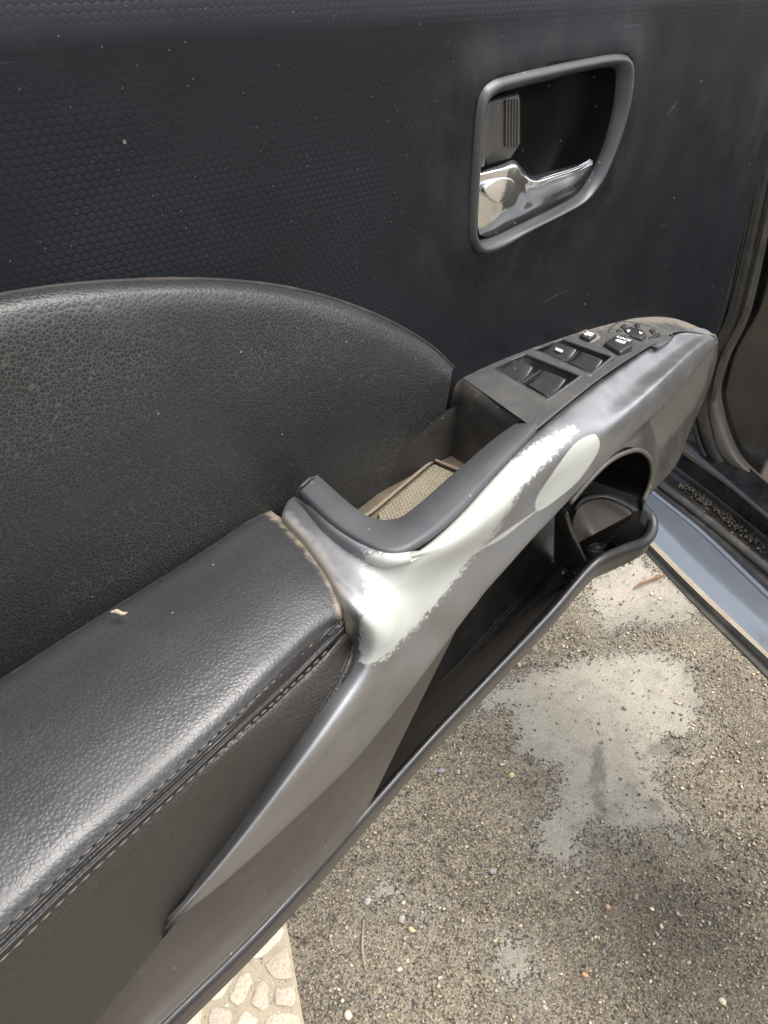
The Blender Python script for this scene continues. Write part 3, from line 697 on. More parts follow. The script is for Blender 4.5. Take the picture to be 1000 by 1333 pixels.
# ---- silver trim: stations from lower tip to the front
# each station: 4 points (px, py, q or z)
q_, z_ = 'q', 'z'
st = [
 [(200,1229,q_,.090),(200,1229,q_,.090),(200,1230,q_,.090),(200,1230,q_,.0895)],
 [(221,1199,q_,.100),(221,1200,q_,.101),(221,1201,q_,.101),(220,1203,q_,.099)],
 [(262,1143,q_,.100),(264,1150,q_,.1045),(268,1158,q_,.105),(268,1166,q_,.101)],
 [(302,1090,q_,.099),(308,1098,q_,.106),(314,1112,q_,.107),(318,1124,q_,.102)],
 [(372,988,q_,.098),(384,1000,q_,.108),(396,1018,q_,.1085),(410,1040,q_,.102)],
 [(418,918,q_,.096),(434,935,q_,.1075),(450,958,q_,.108),(466,984,q_,.101)],
 [(448,864,q_,.092),(472,884,q_,.105),(495,905,q_,.1065),(518,920,q_,.099)],
 [(457,828,q_,.0885),(490,850,q_,.1025),(520,868,q_,.1045),(548,880,q_,.0965)],
 [(449,790,z_,.7880),(492,822,z_,.7865),(535,845,q_,.101),(568,853,q_,.093)],
 [(428,748,z_,.7915),(490,795,z_,.7890),(545,822,q_,.0985),(582,834,q_,.090)],
 [(400,706,z_,.7932),(480,770,z_,.7908),(550,803,q_,.0975),(592,821,q_,.0885)],
 [(372,668,z_,.7945),(472,745,z_,.7922),(556,788,q_,.097),(600,811,q_,.0875)],
 [(388,642,z_,.7990),(484,740,z_,.7932),(566,775,q_,.096),(608,800,q_,.087)],
 [(430,683,z_,.800),(508,741,z_,.7940),(582,757,q_,.095),(618,788,q_,.086)],
 [(470,710,z_,.8005),(536,737,z_,.7945),(598,742,q_,.0935),(628,774,q_,.085)],
 [(512,724,z_,.801),(565,726,z_,.7948),(614,727,q_,.092),(642,758,q_,.084)],
 [(552,708,z_,.801),(594,711,z_,.7952),(632,714,q_,.090),(660,738,q_,.082)],
 [(600,668,z_,.801),(630,682,z_,.7955),(660,690,q_,.087),(688,706,q_,.079)],
 [(650,614,z_,.801),(676,636,z_,.7955),(700,652,q_,.084),(722,670,q_,.075)],
 [(700,562,z_,.799),(724,588,z_,.795),(742,612,q_,.080),(754,636,q_,.071)],
 [(750,518,z_,.795),(768,548,z_,.790),(780,575,q_,.077),(786,603,q_,.068)],
 [(800,481,z_,.790),(814,508,z_,.785),(822,534,q_,.072),(824,565,q_,.063)],
 [(845,452,z_,.784),(855,474,z_,.779),(862,496,q_,.062),(862,528,q_,.054)],
 [(880,434,z_,.777),(888,450,z_,.772),(894,465,q_,.047),(894,493,q_,.042)],
 [(912,426,z_,.768),(917,434,z_,.764),(921,445,q_,.031),(920,462,q_,.028)],
 [(932,436,z_,.757),(933,438,z_,.756),(934,442,q_,.020),(934,447,q_,.018)],
]
rows = [[(Q if k == 'q' else Z)(x, y, v) for x, y, k, v in s] for s in st]
A_ = np.array(rows).transpose(1, 0, 2)        # 4 x stations
# tuck edges under neighbours
tf = (np.clip(np.arange(len(st))/4, 0.05, 1)*np.clip((len(st)-1-np.arange(len(st)))/3, .05, 1))[:, None]
A_[0, :, 2] -= np.interp(np.arange(len(st)), [9, 12, 16, 19, 25], [0, .0024, .0024, .0008, .0006])
tuck0 = A_[0] + np.array([0, .0035, -.0035])*tf; tuck3 = A_[3] + np.array([0, .006, -.003])*tf
A2 = np.concatenate([tuck0[None], A_, tuck3[None]])
P_ = crn(cr(A2, 520, 1), 110)
kern = np.exp(-.5*(np.arange(-48, 49)/17)**2); kern /= kern.sum()
pad_ = np.concatenate([np.repeat(P_[:, :1], 48, 1), P_, np.repeat(P_[:, -1:], 48, 1)], 1)
sm = np.stack([np.stack([np.convolve(pad_[j, :, c], kern, 'valid') for c in range(3)], -1) for j in range(len(P_))])
nr = np.arange(len(P_)); ramp = np.clip((nr-4)/26, 0, 1)*np.clip((len(P_)-7-nr)/16, 0, 1); ramp = (ramp*ramp*(3-2*ramp))[:, None, None]
uu_ = np.clip(np.minimum(np.arange(520)-30, 489-np.arange(520))/50, 0, 1)[None, :, None]
P_ = P_*(1-ramp*uu_) + sm*ramp*uu_
pxs = proj(P_.reshape(-1, 3))
w1 = [(463,722),(482,738),(476,765),(472,810),(471,858),(480,862),(500,856),(537,817),(574,778),(600,741),(638,699),(662,662),(680,630),(718,592),(750,561),(745,556),(700,578),(660,606),(620,642),(575,682),(535,714),(505,726),(478,724)]
w2 = [(766,565),(776,565),(781,578),(770,602),(748,630),(728,646),(700,667),(697,655),(712,626),(732,598),(752,570)]
w3 = [(705,664),(735,645),(720,668),(640,720),(575,757),(600,728),(650,694)]
w3 = [(690,672),(722,655),(728,660),(690,690),(655,706),(632,712),(650,692)]
w2 = smooth_closed([(768,566),(777,567),(781,580),(772,600),(752,627),(730,646),(704,664),(697,660),(700,645),(714,624),(732,598),(750,576)], 60)
w3 = smooth_closed([(742,634),(716,652),(690,672),(655,700),(628,714),(640,704),(672,682),(705,660)], 40)
wear = poly_d(pxs, w1); oval = np.maximum(poly_d(pxs, w2), poly_d(pxs, w3))
dl = [(352,664),(378,684),(404,714),(424,742),(440,768),(450,800),(452,830)]
dust = np.minimum(poly_d(pxs, dl, False)*.8, poly_d(pxs, [(600,668),(700,562),(800,481),(880,434),(932,436)], False)*4+6)
sil = grid('pull_trim', P_, MAT['silver'], door, thick=.0022, attrs=dict(wear=wear, oval=oval, dust=dust))
sil['label'] = 'silver painted grab trim worn through to pale grey primer'

# ---- black lip of the pull cup, running into the switch pod
lo = [(389,641),(430,681),(470,708),(512,722),(551,706),(599,666),(649,612),(699,560)]
li = [(414,619),(446,648),(478,672),(508,677),(536,664),(596,612),(648,568),(698,534)]
rows = []
for w, dz in ((-.10, -.0065), (-.05, -.0012), (.12, .0016), (.35, .0024), (.6, .0022), (.85, .0000), (1.0, -.005), (.97, -.016), (.9, -.036)):
    rows.append([Z(a[0]*(1-w)+b[0]*w, a[1]*(1-w)+b[1]*w, .8005+dz) if dz > -.01 else None for a, b in zip(lo, li)])
base6 = rows[6]
rows[7] = [p + np.array([0, -.001, -.010]) for p in base6]; rows[8] = [p + np.array([0, -.003, -.034]) for p in base6]
lipP = loft(rows, 120, 60)
lip = grid('pull_lip', lipP, MAT['lip'], door)
lip['label'] = 'smooth black U-shaped lip around the pull cup'
# end cap of the lip, at its left tip
cap = [Z(x, y, .8025) for x, y in [(389,641),(396,630),(405,622),(414,618)]]
prism('lip_end', [Z(389,641,.7995), Z(395,632,.8035), Z(405,622,.8035), Z(414,619,.7985), Z(414,619,.7985)-[0,0,.02], Z(389,641,.7995)-[0,0,.02]], (-.0015, .0010, 0), MAT['lip'], door, bevel=.0006)

# ---- switch pod top
bk = [(592,484),(640,463),(700,441),(760,424),(830,413),(880,415),(932,436)]
ft = [(699,536),(700,560),(760,509),(800,481),(845,452),(880,434),(932,437)]
ft = [(699,560),(735,530),(775,498),(812,472),(850,449),(885,432),(932,437)]
zb = [.803,.802,.800,.796,.788,.777,.757]
rows = []
for w, dz in ((0, -.004), (.015, -.0005), (.06, .0005), (.3, .0005), (.6, .0005), (.9, .0008), (.985, .0008), (1.0, -.002)):
    r = []
    for i in range(7):
        a, b = bk[i], ft[i]
        p = (a[0]*(1-w)+b[0]*w, a[1]*(1-w)+b[1]*w)
        r.append(Z(p[0], p[1], zb[i]+dz-(.0015 if i == 0 else 0)))
    rows.append(r)
podP = loft(rows, 460, 180)
# remove the recesses for the two rocker pairs
def c2(l): return [(560+x*.4, 390+y*.4) for x, y in l]
rec1 = [(640,480),(684,461),(757,490),(713,522)]; rec2 = [(695,456),(732,442),(798,465),(769,489)]
pxp = proj(podP.reshape(-1, 3))
dust = np.minimum(poly_d(pxp, bk, False)*.9, np.minimum(np.abs(poly_d(pxp, rec1))*2.5+6, np.abs(poly_d(pxp, rec2))*2.5+6))
hole = np.maximum(poly_d(pxp, rec1), poly_d(pxp, rec2))
pod = mesh('switch_pod', podP.reshape(-1, 3), [f for f in grid_faces(180, 460) if max(hole[list(f)]) < .6], MAT['switch'], door, attrs=dict(dust=dust)); orient(pod, CAM)
pod['label'] = 'dusty black switch pod of the armrest'
# rear wall of the pod = front wall of the cup, rounded over
we = [(592,484),(612,497),(640,512),(670,527),(699,538)]
wr = []
for dzz, sh in ((-.0015, 0), (-.003, -.0035), (-.010, -.0065), (-.025, -.009), (-.050, -.012)):
    wr.append([Z(x, y, .8035+dzz) + (np.array([sh, 0, 0])) for x, y in we])
wr = [[p + np.array([0, 0, 0]) for p in r] for r in wr]
# geometry: same xy, descending
base = [Z(x, y, .8020) for x, y in we]
wr = [base] + [[p + np.array([sh, 0, dz]) for p in base] for sh, dz in ((-.004, -.0012), (-.0075, -.005), (-.009, -.012), (-.011, -.028), (-.013, -.050))]
WP = loft(wr, 50, 40)
grid('pod_rear_wall', WP, MAT['cup'], door, attrs=dict(dust=poly_d(proj(WP.reshape(-1, 3)), [(590,484),(572,560),(565,595),(600,612)], False)))
# pod skirt filling between wall and lip
# cup floor mat
zf = .7585
mp = [Z(x, y, zf) for x, y in [(440,690),(476,667),(564,596),(604,612),(640,640),(520,720),(470,720)]]
prism('cup_floor', [Z(x, y, zf-.001) for x, y in [(400,690),(465,664),(566,586),(620,600),(680,640),(520,760),(430,740)]], (0, 0, -.003), MAT['gravelrim'], door, bevel=0)
mt = prism('cup_mat', [Z(x, y, zf+.0012) for x, y in [(492,668),(566,604),(598,619),(640,650),(560,720),(500,700)]], (0, 0, -.002), MAT['mat'], door, bevel=.0004)
mt['label'] = 'dusty tan ribbed rubber mat in the pull cup'
tube('mat_rim', [Z(x, y, zf+.001) for x, y in [(470,674),(484,666),(520,636),(563,600),(566,599),(580,605),(612,618)]], .0011, MAT['gravelrim'], door, sides=8, n=50)

_pp = proj(podP.reshape(-1, 3)); _pz = podP.reshape(-1, 3)[:, 2]
def podz(poly):
    c = np.array(poly, float).mean(0); return float(_pz[np.argmin(((_pp-c)**2).sum(1))])
# rocker pairs: recess box, back wall and keys
def recess(poly, depth, z):
    P4 = [Z(x, y, z) for x, y in poly]; c = sum(P4)/4
    rows = [[p for p in P4], [p*.97+c*.03 - np.array([0, 0, .002]) for p in P4], [p*.93+c*.07-np.array([0, 0, depth]) for p in P4], [p*.4+c*.6-np.array([0, 0, depth+.0005]) for p in P4]]
    dense = [[r[i]*(1-t)+r[(i+1) % 4]*t for i in range(4) for t in (0, .2, .4, .6, .8)] for r in rows]
    V = np.array(dense); n = V.shape[1]
    fs = grid_faces(4, n, True) + [tuple(range(3*n, 4*n))]
    o = mesh('switch_well', V.reshape(-1, 3), fs, MAT['switch'], pod, attrs=dict(dust=np.full(4*n, 11.))); orient(o, CAM); return o
zp = .7985
recess(rec1, .0085, .8008); recess(rec2, .0080, .7985)
def key(poly, z, h=.007, mark=None, tilt=.0022):
    P4 = np.array([Z(x, y, z) for x, y in poly]); n = len(P4)
    sc_ = cr(np.concatenate([P4, P4[:1]]), 1)
    # concave rocker: front edge raised, middle sunk
    a, b, c, d_ = P4
    nu, nv = 14, 12; V = []
    for j in range(nv):
        for i in range(nu):
            u, v = i/(nu-1), j/(nv-1)
            p = (a*(1-u)+b*u)*(1-v) + (d_*(1-u)+c*u)*v
            p = p + np.array([0, 0, tilt*(u**2)*1.0 - .0012*math.sin(math.pi*u) - .0006*(2*v-1)**4])
            V.append(p)
    o = mesh('window_switch', V, grid_faces(nv, nu), MAT['key'], pod); orient(o, CAM)
    m = o.modifiers.new('t', 'SOLIDIFY'); m.thickness = h; m.offset = -1
    b_ = o.modifiers.new('b', 'BEVEL'); b_.width = .0007; b_.segments = 3; b_.limit_method = 'ANGLE'; b_.angle_limit = math.radians(40)
    return o
def c3(l): return [(740+x*.16, 400+y*.16) for x, y in l]
key([(645,481),(663,470),(694,481),(677,496)], .8002)
key([(687,499),(706,485),(737,497),(714,516)], .8000)
key([(702,457),(719,448),(751,458),(735,468)], .7988)
key([(741,470),(756,461),(785,472),(768,485)], .7980)
def outline(poly, z, n=14):
    P4 = np.array(poly, float); return [Z(*p, z) for p in np.concatenate([np.linspace(P4[i], P4[(i+1) % 4], n, endpoint=False) for i in range(4)])]
for rc, zz in ((rec1, .8013), (rec2, .7991)):
    L_ = outline(rc, zz); L_ = [L_[-1]] + L_ + [L_[0]] if False else L_ + [L_[0]]
    tube('well_bead', L_, .0011, MAT['lip'], pod, n=160, sides=8, caps=False)
for a_, b_, zz in (((679,498),(704,481), .8016), ((737,469),(753,457), .7998)):
    A3, B3 = Z(*a_, zz), Z(*b_, zz); w_ = np.array([.0009, -.0002, 0])
    prism('divider', [A3-w_, A3+w_, B3+w_, B3-w_], (0, 0, -.007), MAT['key'], pod, bevel=.0006)
prism('mark', [Z(x, y, .7999) for x, y in [(722.6,453.6),(723.6,452.6),(725,452.6),(732.4,455.4),(733,456.4),(731.8,457.4),(730.4,457.4),(723,454.8)]], (0, 0, -.001), MAT['white'], pod, bevel=0)
def button(name, poly, z, h, label=None, mat='key', bev=.0011):
    top = [Z(x, y, z) for x, y in poly]; o = prism(name, top, (0, 0, -h), MAT[mat], pod, bevel=bev, seg=4)
    if label: o['label'] = label
    return o
WB = podz([(768,436)]); LB = podz([(804,447)]); MB_ = podz([(829,434)]); IB = podz([(859,438)])
button('window_lock_button', c3([(95,215),(150,180),(215,200),(235,215),(175,255),(110,235)]), WB+.0035, .006, 'small square window lockout button')
button('button_base', c3([(30,225),(130,170),(225,195),(268,235),(185,290),(60,245)]), WB+.0008, .004, mat='switch')
prism('glyph', [Z(x, y, WB+.0039) for x, y in c3([(118,208),(150,196),(150,186),(160,196),(212,212),(182,234),(160,222),(140,226)])], (0, 0, -.0006), MAT['white'], pod, bevel=0)
button('door_lock_switch', c3([(285,285),(375,228),(440,220),(528,258),(525,300),(425,362)]), LB+.0048, .008, 'rocker switch marked LOCK', bev=.0016)
prism('glyph', [Z(x, y, LB+.0052) for x, y in c3([(382,262),(400,256),(440,272),(470,276),(462,288),(440,290),(400,276),(384,272)])], (0, 0, -.0006), MAT['white'], pod, bevel=0)
def text(s, px, py, z, size, dirx, mat=MAT['white']):
    cu = bpy.data.curves.new('lettering', 'FONT'); cu.body = s; cu.size = size; cu.extrude = .0001; cu.offset = size*.02; cu.align_x = 'CENTER'
    t = bpy.data.objects.new('tmp', cu); scene.collection.objects.link(t); bpy.context.view_layer.update()
    me = bpy.data.meshes.new_from_object(t); bpy.data.objects.remove(t)
    me.materials.clear(); me.materials.append(mat)
    o = bpy.data.objects.new('lettering', me); p = Z(px, py, z)
    ex = Vector(dirx).normalized(); ez = Vector((0, 0, 1)); ey = ez.cross(ex)
    me.transform(Matrix(((ex.x, ey.x, 0, p[0]), (ex.y, ey.y, 0, p[1]), (0, 0, 1, p[2]), (0, 0, 0, 1)))); link(o, pod); return o
a, b = Z(803, 439, .797), Z(819, 444.5, .797)
text('LOCK', 811, 441.5, LB+.0051, .0038, (b-a))
wl = smooth_closed([Z(x, y, podz([(x, y)])+.0002) for x, y in c3([(330,190),(420,120),(560,130),(700,165),(830,220),(845,250),(740,325),(600,270),(480,230),(380,205)])], 60)
tube('mirror_well', np.concatenate([wl, wl[:1]]), .0007, MAT['bezel'], pod, n=120, sides=8)
button('mirror_knob', c3([(445,170),(500,150),(600,178),(640,215),(600,250),(500,228)]), MB_+.0030, .005, 'round mirror adjuster pad with arrows', bev=.0015)
for pl_ in ([(475,180),(505,182),(485,202)], [(575,192),(605,208),(580,212)]):
    prism('mark', [Z(x, y, MB_+.0034) for x, y in c3(pl_)], (0, 0, -.001), MAT['white'], pod, bevel=0)
for pl_ in ([(535,135),(565,122),(590,140),(560,160)], [(655,180),(690,168),(718,188),(690,210)], [(425,150),(450,128),(480,140),(450,165)], [(385,185),(410,172),(440,185),(410,200)]):
    button('mirror_arrow', c3(pl_), podz(c3(pl_))+.0018, .005, bev=.0006)
button('mirror_slider', c3([(615,262),(735,200),(755,210),(640,275)]), podz([(850,437)])+.0015, .004, bev=.0006)
button('blank_inset', c3([(655,288),(740,232),(790,212),(835,235),(800,285),(735,318)]), IB+.0006, .003, mat='lip', bev=.0010)

# ---- lower panel beneath the silver
tp = [(-60,1540),(20,1440),(113,1333),(220,1201),(316,1124),(408,1040),(464,984),(516,920),(566,854),(600,808)]
bt = [(60,1480),(120,1424),(165,1378),(230,1315),(300,1246),(360,1186),(405,1140),(435,1108),(458,1080),(478,1054)]
rim_px = [(-20,1560),(90,1450),(210,1333),(350,1195),(478,1052),(560,960),(640,876),(714,798),(762,742),(785,722),(815,709),(838,700),(848,686),(848,670),(838,656),(836,650)]
rim_z = [.61,.613,.618,.622,.628,.635,.643,.652,.662,.667,.674,.680,.686,.692,.699,.703]
rows = []
for w in (0, .15, .4, .7, .92, 1.0, 1.05):
    r = []
    for i, (a, b) in enumerate(zip(tp, bt)):
        p = (a[0]*(1-w)+b[0]*w, a[1]*(1-w)+b[1]*w)
        zb_ = np.interp(b[0], [q[0] for q in rim_px[:6]], rim_z[:6]); qb = -Z(b[0], b[1], zb_)[1]
        f = i/(len(tp)-1); qt = [.0965,.0975,.098,.097,.098,.098,.096,.092,.087,.0835][i]
        q = qt*(1-w)+qb*w - .006*math.sin(math.pi*min(w, 1))
        r.append(Q(p[0], p[1], q))
    rows.append(r)
lp = grid('lower_panel', loft(rows, 130, 60), MAT['lower'], door, thick=.002); lp['label'] = 'grey brown plastic lower door panel'

# ---- map pocket: rim, outer wall, interior
rimP = np.array([Z(x, y, z) for (x, y), z in zip(rim_px, rim_z)])
rimS = cr(rimP, 180)
tan = np.gradient(rimS, axis=0); tan /= np.linalg.norm(tan, axis=1)[:, None]
outn = np.cross(tan, [0, 0, 1.0]); outn /= np.linalg.norm(outn, axis=1)[:, None]     # points to the cabin (-y)
prof = [(-.0045, -.014), (-.0035, -.005), (-.0025, -.001), (0, .0012), (.0030, .0008), (.0052, -.0015), (.0058, -.0050), (.0048, -.0080), (.0020, -.0092)]
sc_ = np.interp(np.linspace(0, 1, 180), [0, .42, .62, .8, 1], [.42, .50, .72, .82, .82])[:, None]
rows = [rimS + outn*a*sc_ + np.array([0, 0, 1.0])*b*sc_ for a, b in prof]
RP = cr(np.array(rows), 60, 0)
pr = grid('pocket_rim', RP, MAT['rim'], door, toward=(.3, -.3, .4)); pr['label'] = 'black moulded rim bead of the door pocket'
w0 = rows[-1]; hh = np.interp(np.linspace(0, 1, 180), [0, .5, .7, .85, 1], [.0150, .0125, .009, .006, .003])
dn = np.zeros((180, 3)); dn[:, 2] = -1
WR = [w0 + outn*.0005, w0 + outn*.0002 + dn*hh[:, None]*.55, w0 + dn*hh[:, None] + np.array([0, .0006, 0])]
fw = np.interp(np.linspace(0, 1, 180), [0, .5, .72, 1], [0, 0, 1, 1])
WR += [WR[2] + np.column_stack([np.zeros(180), a0*(1-fw)+a1*fw, np.full(180, b)]) for a0, a1, b in ((.012, .0095, -.013), (.037, .031, -.040), (.070, .058, -.075))]
pw = grid('pocket_wall', cr(np.array(WR), 40, 0), MAT['lower'], door, toward=(.3, -.3, .4)); pw['label'] = 'brownish outer wall of the door pocket'
# interior trough (main compartment)
fl_b = [(400,1112),(440,1058),(490,990),(555,905),(610,845),(665,785),(722,724)]
q_b = [.010]*7
rows = []
ff = [(410,1122),(455,1070),(512,1003),(586,926),(650,855),(708,790),(762,738)]
B0 = [Q(x, y, .010) for x, y in fl_b]
def under(p, z): return np.array([p[0], p[1], z])
fz = [p[2] for p in B0]
F0 = [Z(x, y, fz[i]+.010) for i, (x, y) in enumerate(ff)]
top_b = [np.array([p[0], p[1]+.004, .79]) for p in B0]
row_rim = [rimS[np.argmin(np.linalg.norm(rimS[:, [0]]-p[0], axis=1))] + np.array([0, .003, -.004]) for p in F0]
P_ = np.array([top_b, [p*.5+q*.5 for p, q in zip(top_b, B0)], [p+np.array([0, 0, .008]) for p in B0], [p+np.array([0, -.004, 0]) for p in B0],
               [p*.5+q*.5 for p, q in zip(B0, F0)], F0, [p*.3+q*.7 for p, q in zip(F0, row_rim)], row_rim])
pk = grid('pocket_liner', cr(cr(P_, 90, 1), 80, 0), MAT['pocket'], door); pk['label'] = 'dusty black inside of the map pocket'
# divider between map pocket and bottle well
dv = [Q(x, y, q) for x, y, q in [(722,668,.03),(728,662,.05),(736,668,.062),(742,690,.060),(752,712,.058),(762,735,.057),(742,745,.035),(720,728,.012)]]
prism('divider_wall', dv, (.003, 0, 0), MAT['pocket'], door, bevel=.001)
tube('divider_edge', [Q(x, y, q) for x, y, q in [(730,660,.052),(736,670,.060),(742,690,.059),(752,711,.057),(765,735,.055)]], .0012, MAT['rim'], door, sides=8)
# bottle well: curved back wall and dark throat
rows = []
bot = [(735,655),(745,630),(775,600),(810,588),(834,589),(846,602),(849,618),(848,628)]
arch = [Q(x, y, q) for (x, y), q in zip(bot, [.068,.067,.066,.065,.066,.067,.068,.070])]
cen = np.array([arch[0][0]+.03, 0, .68])
back = [p + np.array([0.0, .065, -.03]) for p in arch]
back = [np.array([p[0], .005, p[2]-.012]) for p in arch]
rows = [arch, [a*.6+b*.4+np.array([0, 0, .002]) for a, b in zip(arch, back)], back]
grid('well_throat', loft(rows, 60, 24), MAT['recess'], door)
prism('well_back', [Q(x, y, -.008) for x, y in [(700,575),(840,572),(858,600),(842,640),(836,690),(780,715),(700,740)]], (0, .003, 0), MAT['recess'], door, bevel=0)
# domed liner seen in the bottle well
cx_, cy_ = 794, 690
rows = []
for w, dq in ((0, .0), (.35, .010), (.65, .022), (.85, .034), (1.0, .044)):
    r = []
    for (x, y) in [(744,700),(746,676),(757,657),(780,649),(804,656),(823,670),(820,700)]:
        p = np.array([x, y])*(1-w)+np.array([790, 732])*w
        r.append(Q(p[0], p[1], -.004+dq))
    rows.append(r)
bw = grid('bottle_well', loft(rows, 60, 40), MAT['speaker'], door, thick=.002); bw['label'] = 'dusty grey rounded floor of the bottle well'
tube('well_ring', [Q(x, y, .004) for x, y in [(748,662),(758,650),(774,645),(790,645),(808,652),(830,664)]], .0022, MAT['rim'], door, sides=8)

# ---- speaker trim at the front
sA = [(934,441),(912,472),(890,497),(862,527),(832,556),(790,598)]
sM = [(934,441),(919,482),(899,518),(874,548),(852,566),(822,582)]
sN = [(935,441),(926,486),(908,530),(886,573),(866,590),(847,604)]
sB = [(935,442),(932,475),(916,522),(898,562),(880,606),(838,652)]
qa = [.018,.030,.040,.054,.062,.069]; qm = [.018,.028,.040,.053,.062,.070]; qn = [.017,.025,.036,.050,.061,.071]; qb = [.015,.018,.028,.042,.056,.0735]
SP = loft([[Q(x, y, q) for (x, y), q in zip(a, b)] for a, b in ((sA, qa), (sM, qm), (sN, qn), (sB, qb))], 90, 60)
edge_back = SP[-1] + np.array([.001, .006, 0]); edge_b2 = SP[-1] + np.array([.004, .07, -.01])
SP2 = np.concatenate([SP, edge_back[None], edge_b2[None]])
mpoly = c2([(712,388),(760,330),(822,262),(882,196),(908,222),(892,290),(862,350),(812,415),(768,468),(742,492),(726,440)])
mp2 = c2([(800,300),(885,190),(938,100),(934,150),(905,230),(860,300)])
ms = poly_d(proj(SP2.reshape(-1, 3)), mpoly); ms = np.maximum(ms, poly_d(proj(SP2.reshape(-1, 3)), mp2))
spk = grid('speaker_trim', SP2, MAT['grille'], door, attrs=dict(mesh=np.clip(ms, -40, 40))); spk['label'] = 'dusty grey speaker cover at the front of the door'
tube('arch_bead', [Q(x, y, q) for (x, y), q in zip([(742,655),(765,628),(790,603),(812,590),(832,586),(845,596),(849,614),(845,634),(838,652)], [.070,.070,.070,.070,.071,.072,.073,.074,.0755])], .0016, MAT['speaker'], door, sides=8, n=50)
# crease bead between silver and speaker trim
# ---- door shell behind everything
sh = [(-.22,.545),(.52,.56),(.60,.62),(.655,.70),(.70,.85),(.74,1.05),(-.22,1.06)]
shp = [np.array([x, .038, z]) for x, z in sh]
prism('door_shell', shp, (0, .055, 0), MAT['shell'], door, bevel=.006)

# ================================================================== LITTER IN THE POCKET
bc = Q(777, 712, .058)
def disc(name, c, r, h, mat, parent=None, n=28, bevel=.0008):
    a = np.linspace(0, 2*math.pi, n, endpoint=False)
    tilt = Matrix.Rotation(math.radians(-18), 3, 'X')
    o = prism(name, [np.array(tilt @ Vector((r*math.cos(t), r*math.sin(t), 0)))+c for t in a], np.array(tilt @ Vector((0, 0, -h))), mat, parent, bevel=bevel); return o
capo = empty('bottle_cap', tuple(bc), 'round black plastic screw cap lying in the bottle well', 'cap')
disc('cap_body', bc, .0068, .006, MAT['slot'], capo)
rg = [bc + np.array([.0044*math.cos(t), .0044*math.sin(t)*.95, .0006+.0014*-math.sin(t)*1.0]) for t in np.linspace(0, 2*math.pi, 25)]
tube('ring', rg, .0006, MAT['slot'], capo, sides=8, n=60)
disc('hub', bc+np.array([0, 0, .0008]), .0020, .003, MAT['key'], capo, 16)
c2o = disc('washer', Q(771, 724, .056), .0050, .004, MAT['key']); tag(c2o, 'smaller black plastic ring partly under the round cap', 'ring')
wp = prism('paper_scrap', smooth_closed([Q(x, y, .066) for x, y in [(788,710),(794,706),(801,708),(803,713),(796,716),(790,715)]], 16), (0, .0, -.0015), MAT['white'], bevel=.0004)
tag(wp, 'crumpled white paper scrap beside the black cap', 'paper scrap')
rows = []
fr_ = np.random.default_rng(3)
for j in range(7):
    rows.append([Q(730+22*i/6+5*j/6+fr_.uniform(-1.5, 1.5), 742+4*i/6+15*j/6+fr_.uniform(-2, 2), .040+.004*i/6+fr_.uniform(-.004, .004)) for i in range(7)])
fo = grid('foil_wrapper', np.array(rows), MAT['foil'], thick=.0002); fo.data.polygons.foreach_set('use_smooth', [False]*len(fo.data.polygons)); tag(fo, 'crinkled shiny clear wrapper in the corner of the map pocket', 'wrapper')

# ================================================================== CAR BODY
body = empty('parked_car', (.85, .1, .3), 'blue grey car body with door sill, rubber seals and dusty footwell', 'car')
def strip(name, curves, mat, nu=70, nv=16, thick=.0, label=None, toward=None):
    o = grid(name, loft(curves, nu, nv), mat, body, thick=thick, toward=toward)
    if label: o['label'] = label
    return o
def zc(l, z): return [Z(x, y, z) for x, y in l]
def extz(l, z, back=1, fwd=1):     # extend a 2-point pixel line far both ways in the plane
    P = zc(l, z); d_ = P[-1]-P[-2]; d_ /= np.linalg.norm(d_); d0 = P[0]-P[1]; d0 /= np.linalg.norm(d0)
    return [P[0]+d0*.25] + P + [P[-1]+d_*.3]
zs0 = .455
# outer painted sill band
a_ = extz([(852,643),(914,693),(1000,775)], zs0); b_ = extz([(846,700),(914,768),(1000,850)], zs0-.012)
m_ = [p*.5+q*.5+np.array([-.0, 0, .004]) for p, q in zip(a_, b_)]
strip('sill', [a_, m_, b_], MAT['body'], label='blue grey painted door sill', nv=24)
c_ = extz([(843,706),(911,774),(1000,857)], zs0-.014); strip('sill_edge', [b_, c_], MAT['bodyedge'], nv=4)
d1 = extz([(836,712),(905,786),(1000,882)], zs0-.035)
strip('sill_moulding', [c_, [p*.5+q*.5+np.array([-.004, 0, .003]) for p, q in zip(c_, d1)], d1, [p+np.array([.16, 0.02, -.09]) for p in d1]], MAT['rubber'], label='grey brown lower sill moulding')
tube('sill_bead', extz([(852,643),(914,693),(1000,775)], zs0+.001), .003, MAT['body'], body, n=60)
# rubber lip next to the paint
e1_ = extz([(858,636),(930,692),(1000,752)], zs0+.004)
strip('inner_sill', [[p+np.array([0, 0, -.001]) for p in a_], [p*.5+q*.5+np.array([0, 0, .003]) for p, q in zip(a_, e1_)], e1_], MAT['rubberdark'])
tube('sill_seal', extz([(862,632),(930,684),(1000,742)], zs0+.006), .0055, MAT['rubber'], body, n=60)['label'] = 'dusty grey rubber lip along the sill'
f1_ = extz([(868,618),(930,664),(1000,722)], zs0-.004)
g1__ = extz([(876,604),(935,648),(1000,700)], zs0+.008)
ch = strip('drain_channel', [e1_, f1_, g1__], MAT['rubberdark'], nv=20)
